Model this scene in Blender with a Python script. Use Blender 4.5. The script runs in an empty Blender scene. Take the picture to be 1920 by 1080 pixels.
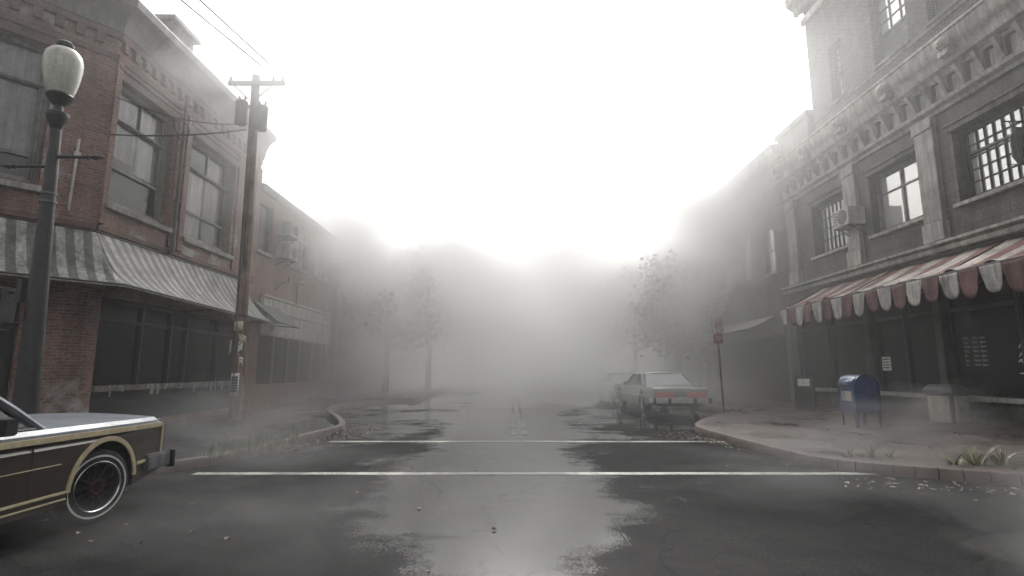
import bpy, bmesh, math, random
from mathutils import Vector, Matrix, noise as mnoise
from mathutils.geometry import tessellate_polygon
R = math.radians
random.seed(7)
S = bpy.context.scene
COL = S.collection

# ------------------------------------------------------------------ camera, sky, sun, exposure
CAM_H = 1.5
cd = bpy.data.cameras.new('camera'); cam = bpy.data.objects.new('camera', cd); COL.objects.link(cam)
cam.location = (0, 0, CAM_H); cam.rotation_euler = (R(90 + 8.81), 0, 0)
cd.sensor_width = 36; cd.lens = 18.75; cd.clip_end = 3000; cd.clip_start = 0.05
S.camera = cam
W = bpy.data.worlds.new('World'); S.world = W; W.use_nodes = True
SUN_EL, SUN_AZ = 44, 3
nt = W.node_tree; bgn = nt.nodes['Background']
sky = nt.nodes.new('ShaderNodeTexSky'); sky.sky_type = 'NISHITA'; sky.sun_disc = False
sky.sun_elevation = R(SUN_EL); sky.sun_rotation = R(SUN_AZ); sky.dust_density = 8; sky.air_density = 1.6; sky.ozone_density = 1.0
hs = nt.nodes.new('ShaderNodeHueSaturation'); hs.inputs['Saturation'].default_value = 0.10
nt.links.new(sky.outputs[0], hs.inputs['Color']); nt.links.new(hs.outputs[0], bgn.inputs['Color'])
bgn.inputs['Strength'].default_value = 0.13
sl = bpy.data.lights.new('sun', 'SUN'); sl.energy = 1.5; sl.angle = R(30); sl.color = (1, 0.97, 0.92)
so = bpy.data.objects.new('sun', sl); COL.objects.link(so)
so.rotation_euler = (R(-(90 - SUN_EL)), 0, R(-SUN_AZ)); so.location = (0, 30, 60)
S.view_settings.view_transform = 'Standard'; S.view_settings.look = 'None'
S.view_settings.exposure = 0.88; S.view_settings.gamma = 1
S.render.engine = 'CYCLES'
S.cycles.volume_bounces = 8; S.cycles.max_bounces = 10; S.cycles.diffuse_bounces = 3; S.cycles.glossy_bounces = 3
S.cycles.transparent_max_bounces = 12; S.cycles.use_denoising = True
S.cycles.volume_step_rate = 1.0; S.cycles.volume_max_steps = 256
S.cycles.sample_clamp_indirect = 6

# ------------------------------------------------------------------ pixel helpers (design time: a pixel of the photograph to a point)
_p = math.atan(155 / 1000); _c, _s = math.cos(_p), math.sin(_p)
def ray(x, y):
    xc = (x - 960) / 1000; yc = -(y - 540) / 1000
    return Vector((xc, _c - yc * _s, _s + yc * _c))
def at_ground(x, y, z=0.0):
    r = ray(x, y); t = (z - CAM_H) / r.z; return Vector((r.x * t, r.y * t, z))
def at_depth(x, y, Y):
    r = ray(x, y); t = Y / r.y; return Vector((r.x * t, Y, CAM_H + r.z * t))

# ------------------------------------------------------------------ materials
def _n(nt, t, **k):
    n = nt.nodes.new(t)
    for a, b in k.items():
        if a in n.inputs: n.inputs[a].default_value = b
        else: setattr(n, a, b)
    return n
def newmat(name):
    m = bpy.data.materials.new(name); m.use_nodes = True
    return m, m.node_tree, m.node_tree.nodes['Principled BSDF'], m.node_tree.links.new
def ramp(nt, fac, stops):
    r = nt.nodes.new('ShaderNodeValToRGB'); e = r.color_ramp.elements
    while len(e) < len(stops): e.new(0.5)
    for i, (p, c) in enumerate(stops):
        e[i].position = p; e[i].color = (c, c, c, 1) if isinstance(c, (int, float)) else (*c, 1)
    nt.links.new(fac, r.inputs[0]); return r.outputs[0]
def mix(nt, fac, a, b, mode='MIX'):
    n = nt.nodes.new('ShaderNodeMix'); n.data_type = 'RGBA'; n.blend_type = mode
    for s, v in ((n.inputs[0], fac), (n.inputs[6], a), (n.inputs[7], b)):
        if hasattr(v, 'is_output'): nt.links.new(v, s)
        elif isinstance(v, (int, float)): s.default_value = v if s == n.inputs[0] else (v, v, v, 1)
        else: s.default_value = (*v, 1)
    return n.outputs[2]
def coords(nt, kind='Object'):
    return nt.nodes.new('ShaderNodeTexCoord').outputs[kind]
def mapped(nt, vec, scale):
    m = nt.nodes.new('ShaderNodeMapping'); m.inputs['Scale'].default_value = scale
    nt.links.new(vec, m.inputs[0]); return m.outputs[0]
def nz(nt, vec, scale, detail=4, rough=0.55, dist=0.0):
    n = _n(nt, 'ShaderNodeTexNoise', Scale=scale, Detail=detail, Roughness=rough, Distortion=dist)
    nt.links.new(vec, n.inputs['Vector']); return n.outputs['Fac']
def bump(nt, b, h, strength=0.3, dist=0.01):
    n = _n(nt, 'ShaderNodeBump', Strength=strength, Distance=dist)
    nt.links.new(h, n.inputs['Height']); nt.links.new(n.outputs[0], b.inputs['Normal'])
def plain(name, col, rough=0.6, var=0.35, scale=3.0, fine=40.0, metal=0.0, spec=0.5, streak=0.0, bmp=0.15, coat=0.0):
    m, nt, b, L = newmat(name)
    v = coords(nt)
    a = nz(nt, v, scale, 5, 0.6); f = nz(nt, v, fine, 3)
    dark = tuple(c * (1 - var) for c in col); lite = tuple(min(1, c * (1 + var * 0.7)) for c in col)
    c = mix(nt, ramp(nt, a, [(0.3, 0), (0.7, 1)]), dark, lite)
    c = mix(nt, 0.35, c, mix(nt, 1.0, c, ramp(nt, f, [(0.3, 0.55), (0.7, 1.3)]), 'MULTIPLY'))
    if streak:
        st = nz(nt, mapped(nt, v, (5, 5, 0.35)), 1.6, 5, 0.65)
        c = mix(nt, streak, c, mix(nt, 1.0, c, ramp(nt, st, [(0.38, 0.25), (0.62, 1.15)]), 'MULTIPLY'))
    L(c, b.inputs['Base Color'])
    L(ramp(nt, a, [(0.3, min(1, rough * 1.2)), (0.7, rough * 0.8)]), b.inputs['Roughness'])
    b.inputs['Metallic'].default_value = metal; b.inputs['Specular IOR Level'].default_value = spec
    if coat: b.inputs['Coat Weight'].default_value = coat; b.inputs['Coat Roughness'].default_value = 0.08
    if bmp: bump(nt, b, f, bmp, 0.01)
    return m
def brickmat(name, c1, c2, mortar, bw=0.22, rh=0.075, ms=0.011, grime=0.6, spec=0.35, rough=0.6, white=0.0, wc=(0.42, 0.4, 0.37)):
    m, nt, b, L = newmat(name)
    uv = coords(nt, 'UV'); ob = coords(nt)
    t = _n(nt, 'ShaderNodeTexBrick', Scale=1.0); t.inputs['Brick Width'].default_value = bw; t.inputs['Row Height'].default_value = rh
    t.inputs['Mortar Size'].default_value = ms; t.inputs['Mortar Smooth'].default_value = 0.2; t.inputs['Bias'].default_value = 0.0
    t.inputs['Color1'].default_value = (*c1, 1); t.inputs['Color2'].default_value = (*c2, 1); t.inputs['Mortar'].default_value = (*mortar, 1)
    L(uv, t.inputs['Vector'])
    g = nz(nt, ob, 0.9, 6, 0.65); f = nz(nt, ob, 14, 4)
    st = nz(nt, mapped(nt, ob, (2.5, 2.5, 0.25)), 1.3, 5, 0.6)
    c = mix(nt, grime, t.outputs['Color'], mix(nt, 1.0, t.outputs['Color'], ramp(nt, g, [(0.32, 0.3), (0.62, 1.1)]), 'MULTIPLY'))
    c = mix(nt, grime * 0.7, c, mix(nt, 1.0, c, ramp(nt, st, [(0.35, 0.35), (0.65, 1.1)]), 'MULTIPLY'))
    c = mix(nt, 0.5, c, mix(nt, 1.0, c, ramp(nt, f, [(0.25, 0.45), (0.75, 1.5)]), 'MULTIPLY'))
    if white:
        w1 = nz(nt, ob, 0.55, 7, 0.7)
        c = mix(nt, ramp(nt, w1, [(0.60 - white * 0.1, 0), (0.66, 0.85)]), c, wc)
    L(c, b.inputs['Base Color']); b.inputs['Specular IOR Level'].default_value = spec
    L(ramp(nt, f, [(0.3, rough * 1.2), (0.7, rough * 0.75)]), b.inputs['Roughness'])
    h = mix(nt, 0.35, t.outputs['Fac'], f); inv = nt.nodes.new('ShaderNodeInvert'); L(h, inv.inputs['Color'])
    bump(nt, b, inv.outputs[0], 0.6, 0.015)
    return m
def stripemat(name, ca, cb, width=0.32, dirt=0.6):
    m, nt, b, L = newmat(name)
    uv = coords(nt, 'UV'); ob = coords(nt)
    sx = nt.nodes.new('ShaderNodeSeparateXYZ'); L(uv, sx.inputs[0])
    w = _n(nt, 'ShaderNodeMath', operation='MULTIPLY'); L(sx.outputs[0], w.inputs[0]); w.inputs[1].default_value = 1 / (2 * width)
    fr = _n(nt, 'ShaderNodeMath', operation='FRACT'); L(w.outputs[0], fr.inputs[0])
    k = ramp(nt, fr.outputs[0], [(0.0, 0), (0.49, 0), (0.51, 1), (0.99, 1)])
    c = mix(nt, k, ca, cb)
    g = nz(nt, ob, 1.8, 6, 0.65); f = nz(nt, mapped(nt, ob, (6, 6, 1.2)), 2.2, 5, 0.6)
    c = mix(nt, dirt, c, mix(nt, 1.0, c, ramp(nt, g, [(0.3, 0.3), (0.65, 1.15)]), 'MULTIPLY'))
    c = mix(nt, dirt * 0.8, c, mix(nt, 1.0, c, ramp(nt, f, [(0.35, 0.4), (0.65, 1.1)]), 'MULTIPLY'))
    L(c, b.inputs['Base Color']); b.inputs['Roughness'].default_value = 0.6; b.inputs['Specular IOR Level'].default_value = 0.4
    bump(nt, b, g, 0.3, 0.03)
    return m
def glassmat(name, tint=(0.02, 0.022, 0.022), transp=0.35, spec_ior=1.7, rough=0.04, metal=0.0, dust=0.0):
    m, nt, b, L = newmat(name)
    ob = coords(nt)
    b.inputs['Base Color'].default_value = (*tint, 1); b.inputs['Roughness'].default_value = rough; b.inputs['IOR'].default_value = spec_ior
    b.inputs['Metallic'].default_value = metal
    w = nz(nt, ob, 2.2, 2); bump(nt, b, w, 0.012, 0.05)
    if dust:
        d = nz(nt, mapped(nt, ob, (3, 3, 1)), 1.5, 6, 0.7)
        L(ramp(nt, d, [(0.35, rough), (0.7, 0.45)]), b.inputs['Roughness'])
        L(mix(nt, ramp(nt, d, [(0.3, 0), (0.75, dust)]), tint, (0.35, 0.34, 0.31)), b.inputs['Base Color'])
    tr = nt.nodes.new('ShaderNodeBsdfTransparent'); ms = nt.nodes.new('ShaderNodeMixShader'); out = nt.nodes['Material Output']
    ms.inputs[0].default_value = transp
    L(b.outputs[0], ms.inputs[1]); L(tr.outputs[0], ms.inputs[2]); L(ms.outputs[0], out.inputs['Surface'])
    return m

MT = {}
MT['brick_red'] = brickmat('brick_red', (0.33, 0.155, 0.115), (0.19, 0.09, 0.07), (0.24, 0.21, 0.19), ms=.013, grime=0.6, white=0.4)
MT['brick_trim'] = brickmat('brick_trim', (0.20, 0.10, 0.08), (0.15, 0.085, 0.07), (0.13, 0.12, 0.11), bw=0.3, rh=0.075, grime=0.7)
MT['brick_orange'] = brickmat('brick_orange', (0.34, 0.18, 0.12), (0.25, 0.14, 0.10), (0.25, 0.22, 0.2), grime=0.5)
MT['brick_grey'] = brickmat('brick_grey', (0.085, 0.08, 0.073), (0.03, 0.029, 0.028), (0.15, 0.145, 0.138), bw=.26, rh=.09, ms=.014, grime=0.6, rough=0.8, spec=0.12)
MT['block_grey'] = brickmat('block_grey', (0.13, 0.125, 0.115), (0.10, 0.096, 0.09), (0.06, 0.058, 0.055), bw=0.75, rh=0.33, ms=0.012, grime=0.7)
MT['stone'] = plain('stone', (0.32, 0.31, 0.285), 0.7, 0.35, 1.6, 30, streak=0.5, bmp=0.25)
MT['stone_dark'] = plain('stone_dark', (0.12, 0.115, 0.105), 0.7, 0.4, 1.6, 30, streak=0.7, bmp=0.25)
MT['stone_pale'] = plain('stone_pale', (0.38, 0.37, 0.34), 0.7, 0.3, 2.5, 30, streak=0.6, bmp=0.25)
MT['cornice_grey'] = plain('cornice_grey', (0.14, 0.135, 0.13), 0.6, 0.35, 1.2, 20, streak=0.5)
MT['plaster'] = plain('plaster', (0.42, 0.41, 0.38), 0.8, 0.3, 3, 18, streak=0.3, bmp=0.5)
MT['frame_grey'] = plain('frame_grey', (0.20, 0.195, 0.18), 0.55, 0.35, 4, 40, streak=0.5)
MT['frame_dark'] = plain('frame_dark', (0.06, 0.058, 0.054), 0.5, 0.35, 4, 40, streak=0.4)
MT['frame_white'] = plain('frame_white', (0.55, 0.53, 0.5), 0.5, 0.2, 4, 40, streak=0.5)
MT['shop_dark'] = plain('shop_dark', (0.014, 0.014, 0.015), 0.5, 0.5, 3, 30, streak=0.4)  # near-black, with the shade under the awnings put into the colour
MT['shop_green'] = plain('shop_green', (0.05, 0.065, 0.06), 0.5, 0.4, 3, 30, streak=0.5)
MT['sill_paint'] = plain('sill_paint', (0.16, 0.15, 0.14), 0.5, 0.5, 8, 40)
MT['drip_paint'] = plain('drip_paint', (0.35, 0.34, 0.32), 0.5, 0.3, 8, 40)
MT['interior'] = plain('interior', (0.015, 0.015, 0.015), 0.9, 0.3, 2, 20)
MT['roofing'] = plain('roofing', (0.05, 0.05, 0.05), 0.9, 0.3, 2, 20)
MT['curtain'] = plain('curtain', (0.75, 0.74, 0.71), 0.8, 0.12, 6, 40, streak=0.3)
MT['curtain_grey'] = plain('curtain_grey', (0.45, 0.45, 0.44), 0.8, 0.2, 6, 40, streak=0.5)
MT['glass'] = glassmat('glass', transp=0.6, spec_ior=2.4)
MT['glass_shop'] = glassmat('glass_shop', transp=0.3, spec_ior=1.25, tint=(0.012, 0.012, 0.013))
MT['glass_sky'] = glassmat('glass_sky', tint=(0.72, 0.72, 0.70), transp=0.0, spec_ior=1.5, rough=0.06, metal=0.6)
MT['glass_rear'] = glassmat('glass_rear', tint=(0.30, 0.31, 0.31), transp=0.1, spec_ior=1.5, rough=0.12, metal=0.5)
MT['glass_car'] = glassmat('glass_car', transp=0.3, spec_ior=1.7)
MT['awning_grey'] = stripemat('awning_grey', (0.42, 0.405, 0.375), (0.15, 0.15, 0.145), 0.17, 0.95)
MT['awning_red'] = stripemat('awning_red', (0.55, 0.50, 0.45), (0.22, 0.10, 0.088), 0.55, 0.92)
MT['iron'] = plain('iron', (0.022, 0.022, 0.023), 0.45, 0.4, 8, 60, spec=0.5)
MT['globe'] = plain('globe', (0.62, 0.61, 0.54), 0.22, 0.18, 4, 30, bmp=0.0, streak=0.35)
MT['wood_pole'] = plain('wood_pole', (0.24, 0.165, 0.125), 0.8, 0.4, 3, 40, streak=0.8, bmp=0.4)
MT['wood_grey'] = plain('wood_grey', (0.15, 0.135, 0.12), 0.8, 0.4, 3, 40)
MT['steel_grey'] = plain('steel_grey', (0.17, 0.175, 0.18), 0.5, 0.3, 4, 40, metal=0.3, streak=0.5)
MT['ac_white'] = plain('ac_white', (0.45, 0.44, 0.41), 0.5, 0.25, 4, 40, streak=0.5)
MT['ceramic'] = plain('ceramic', (0.12, 0.09, 0.08), 0.3, 0.2)
MT['cable'] = plain('cable', (0.02, 0.02, 0.02), 0.6, 0.2, bmp=0)
MT['paper'] = plain('paper', (0.72, 0.71, 0.67), 0.8, 0.2, 12, 60, streak=0.2)
MT['paper_yellow'] = plain('paper_yellow', (0.58, 0.52, 0.36), 0.8, 0.3, 12, 60, streak=0.3)
MT['ink'] = plain('ink', (0.03, 0.03, 0.03), 0.7, 0.2, bmp=0)
MT['white_paint'] = plain('white_paint', (0.62, 0.62, 0.58), 0.7, 0.25, 8, 60, bmp=0)
MT['sign_white'] = plain('sign_white', (0.50, 0.46, 0.42), 0.45, 0.3, 5, 40, streak=0.5)
MT['sign_red'] = plain('sign_red', (0.22, 0.075, 0.065), 0.5, 0.3, 5, 40)
MT['sign_grey'] = plain('sign_grey', (0.16, 0.16, 0.15), 0.55, 0.3, 4, 40, streak=0.6)
MT['rust_post'] = plain('rust_post', (0.14, 0.09, 0.075), 0.6, 0.4, 6, 60, metal=0.2)
MT['mail_blue'] = plain('mail_blue', (0.045, 0.075, 0.17), 0.32, 0.4, 6, 50, spec=0.6, streak=0.6, coat=0.6)
MT['bin_stone'] = plain('bin_stone', (0.40, 0.38, 0.29), 0.8, 0.3, 6, 80, streak=0.4, bmp=0.5)
MT['bin_dark'] = plain('bin_dark', (0.045, 0.045, 0.045), 0.5, 0.3, 6, 50)
MT['car_blue'] = plain('car_blue', (0.15, 0.17, 0.195), 0.5, 0.3, 2, 60, metal=0.1, coat=0.25, bmp=0, streak=0.25)
MT['car_green'] = plain('car_green', (0.13, 0.145, 0.13), 0.35, 0.2, 2, 60, metal=0.2, coat=0.8, bmp=0)
MT['car_wood'] = plain('car_wood', (0.035, 0.023, 0.016), 0.4, 0.4, 2, 40, coat=0.5, bmp=0.05)
MT['car_trim'] = plain('car_trim', (0.50, 0.42, 0.27), 0.45, 0.25, 10, 60, bmp=0)
MT['chrome'] = plain('chrome', (0.55, 0.55, 0.54), 0.2, 0.2, 5, 50, metal=0.95, bmp=0)
MT['rubber'] = plain('rubber', (0.018, 0.018, 0.018), 0.7, 0.2, 10, 60)
MT['whitewall'] = plain('whitewall', (0.60, 0.60, 0.57), 0.5, 0.2, 10, 60, bmp=0)
MT['hub'] = plain('hub', (0.012, 0.012, 0.013), 0.5, 0.3, 10, 60, spec=0.25, bmp=0)
MT['hub_red'] = plain('hub_red', (0.10, 0.012, 0.012), 0.5, 0.3, 10, 60, bmp=0)
MT['red_lens'] = plain('red_lens', (0.42, 0.045, 0.05), 0.2, 0.15, 8, 60, bmp=0, coat=0.6)
MT['amber_lens'] = plain('amber_lens', (0.5, 0.25, 0.08), 0.2, 0.15, 8, 60, bmp=0)
MT['lamp_lens'] = plain('lamp_lens', (0.6, 0.6, 0.58), 0.1, 0.1, 8, 60, bmp=0)
MT['car_seat'] = plain('car_seat', (0.04, 0.03, 0.026), 0.7, 0.2)
MT['grass'] = plain('grass', (0.13, 0.13, 0.06), 0.6, 0.5, 9, 60, bmp=0)
MT['grass_pale'] = plain('grass_pale', (0.20, 0.21, 0.10), 0.5, 0.45, 9, 60, bmp=0)
MT['leaf_brown'] = plain('leaf_brown', (0.14, 0.085, 0.05), 0.7, 0.6, 9, 60, bmp=0)
MT['leaf_tree'] = plain('leaf_tree', (0.075, 0.06, 0.035), 0.7, 0.6, 1.0, 60, bmp=0)
MT['bark'] = plain('bark', (0.06, 0.05, 0.042), 0.9, 0.4, 5, 40, bmp=0.4)
MT['kerb'] = plain('kerb', (0.125, 0.088, 0.074), 0.5, 0.4, 3, 40, bmp=0.3)
def linemat():
    m, nt, b, L = newmat('line_paint'); ob = coords(nt); a = nz(nt, ob, 1.1, 6, 0.7); f = nz(nt, ob, 35, 4, .7)
    sx = nt.nodes.new('ShaderNodeSeparateXYZ'); L(ob, sx.inputs[0]); ad = _n(nt, 'ShaderNodeMath', operation='ADD'); L(sx.outputs[0], ad.inputs[0]); ad.inputs[1].default_value = .2
    ab = _n(nt, 'ShaderNodeMath', operation='ABSOLUTE'); L(ad.outputs[0], ab.inputs[0]); mr = _n(nt, 'ShaderNodeMapRange'); L(ab.outputs[0], mr.inputs[0]); mr.inputs[1].default_value = .2; mr.inputs[2].default_value = 1.3; mr.inputs[3].default_value = -.16; mr.inputs[4].default_value = 0
    q = _n(nt, 'ShaderNodeMath', operation='ADD'); L(mix(nt, .45, a, f), q.inputs[0]); L(mr.outputs[0], q.inputs[1])      # random wear, plus a darkened middle where puddle water hides the line
    c = mix(nt, ramp(nt, q.outputs[0], [(0.43, 0), (0.54, 1)]), (0.09, 0.089, 0.085), (0.62, 0.61, 0.55)); L(c, b.inputs['Base Color']); b.inputs['Roughness'].default_value = .35; return m
MT['line_paint'] = linemat()

def pavermat():
    m, nt, b, L = newmat('pavement_brick')
    ob = coords(nt)
    t = _n(nt, 'ShaderNodeTexBrick', Scale=1.0); t.inputs['Brick Width'].default_value = 0.3; t.inputs['Row Height'].default_value = 0.15
    t.inputs['Mortar Size'].default_value = 0.008
    t.inputs['Color1'].default_value = (0.115, 0.088, 0.073, 1); t.inputs['Color2'].default_value = (0.085, 0.07, 0.062, 1); t.inputs['Mortar'].default_value = (0.035, 0.033, 0.031, 1)
    L(ob, t.inputs['Vector'])
    g = nz(nt, ob, 0.6, 6, 0.65); f = nz(nt, ob, 18, 4)
    c = mix(nt, 0.6, t.outputs['Color'], mix(nt, 1.0, t.outputs['Color'], ramp(nt, g, [(0.35, 0.4), (0.62, 1.25)]), 'MULTIPLY'))
    c = mix(nt, 0.5, c, mix(nt, 1.0, c, ramp(nt, f, [(0.3, 0.5), (0.7, 1.4)]), 'MULTIPLY'))
    L(c, b.inputs['Base Color']); L(ramp(nt, g, [(0.35, 0.22), (0.6, 0.6)]), b.inputs['Roughness'])
    bump(nt, b, mix(nt, 0.5, t.outputs['Fac'], f), 0.35, -0.01)
    return m
MT['paver'] = pavermat()
def asphaltmat():
    m, nt, b, L = newmat('wet_asphalt')
    ob = coords(nt)
    big = nz(nt, ob, 0.22, 5, 0.6, 0.4); mid = nz(nt, ob, 1.4, 6, 0.7); fine = nz(nt, ob, 38, 5, 0.75); grit = nz(nt, ob, 120, 3, .7)
    sx = nt.nodes.new('ShaderNodeSeparateXYZ'); L(ob, sx.inputs[0])
    def mth(op, a, bb=None):
        n = _n(nt, 'ShaderNodeMath', operation=op)
        for s, v in zip(n.inputs, (a, bb)):
            if v is None: continue
            if hasattr(v, 'is_output'): L(v, s)
            else: s.default_value = v
        return n.outputs[0]
    # water stands in the hollow of the wheel tracks and thins out towards the rough stretch behind the crossing
    dx = mth('ABSOLUTE', mth('ADD', sx.outputs[0], 0.2))
    hollow = mth('MAXIMUM', mth('SUBTRACT', 0.34, mth('MULTIPLY', dx, 0.24)), -0.10)
    mr = _n(nt, 'ShaderNodeMapRange'); L(sx.outputs[1], mr.inputs[0]); mr.inputs[1].default_value = 3.6; mr.inputs[2].default_value = 6.2; mr.inputs[3].default_value = -.26; mr.inputs[4].default_value = 0.04
    wet = mth('ADD', mth('ADD', mth('ADD', mth('ADD', mth('MULTIPLY', big, 0.85), -.125), mth('MULTIPLY', mid, 0.4)), hollow), mr.outputs[0])
    wet = mth('ADD', wet, mth('MULTIPLY', mth('SUBTRACT', fine, .5), .34))
    m2 = _n(nt, 'ShaderNodeMapRange'); L(sx.outputs[1], m2.inputs[0]); m2.inputs[1].default_value = 10.5; m2.inputs[2].default_value = 17; m2.inputs[3].default_value = 0; m2.inputs[4].default_value = .14
    wet = mth('ADD', wet, m2.outputs[0])
    pud = ramp(nt, wet, [(0.46, 0), (0.59, 1)])
    c = mix(nt, ramp(nt, mid, [(0.3, 0), (0.7, 1)]), (0.007, 0.007, 0.0073), (0.030, 0.0295, 0.029))
    c = mix(nt, 0.8, c, mix(nt, 1.0, c, ramp(nt, fine, [(0.3, 0.25), (0.7, 2.2)]), 'MULTIPLY'))
    ck = _n(nt, 'ShaderNodeTexVoronoi', feature='DISTANCE_TO_EDGE', Scale=0.42)
    wv = nt.nodes.new('ShaderNodeVectorMath'); wv.operation = 'ADD'
    nzc = _n(nt, 'ShaderNodeTexNoise', Scale=1.8, Detail=6); L(ob, nzc.inputs['Vector']); L(ob, wv.inputs[0]); L(nzc.outputs['Color'], wv.inputs[1])
    L(wv.outputs[0], ck.inputs['Vector'])
    crack = ramp(nt, ck.outputs['Distance'], [(0.0, 0.4), (0.009, 1)])
    c = mix(nt, 1.0, c, ramp(nt, crack, [(0, .3), (1, 1)]), 'MULTIPLY')
    L(c, b.inputs['Base Color'])
    L(ramp(nt, mid, [(0.3, 0.7), (0.7, 0.9)]), b.inputs['Roughness']); b.inputs['Specular IOR Level'].default_value = 0.03
    h = mix(nt, 1.0, mix(nt, 0.45, fine, grit), crack, 'MULTIPLY')
    bump(nt, b, h, 0.6, 0.015)
    L(mix(nt, 1.0, ramp(nt, pud, [(0, 0.07), (.7, 1)]), ramp(nt, crack, [(0, .75), (1, 1)]), 'MULTIPLY'), b.inputs['Coat Weight']); b.inputs['Coat IOR'].default_value = 1.9
    L(ramp(nt, pud, [(0, 0.24), (.5, .06), (1, 0.015)]), b.inputs['Coat Roughness'])
    cb = _n(nt, 'ShaderNodeBump', Distance=0.012); L(ramp(nt, pud, [(0, .4), (.35, .05), (.6, .012), (1, .004)]), cb.inputs['Strength'])
    L(h, cb.inputs['Height']); L(cb.outputs[0], b.inputs['Coat Normal'])
    return m
MT['asphalt'] = asphaltmat()

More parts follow.
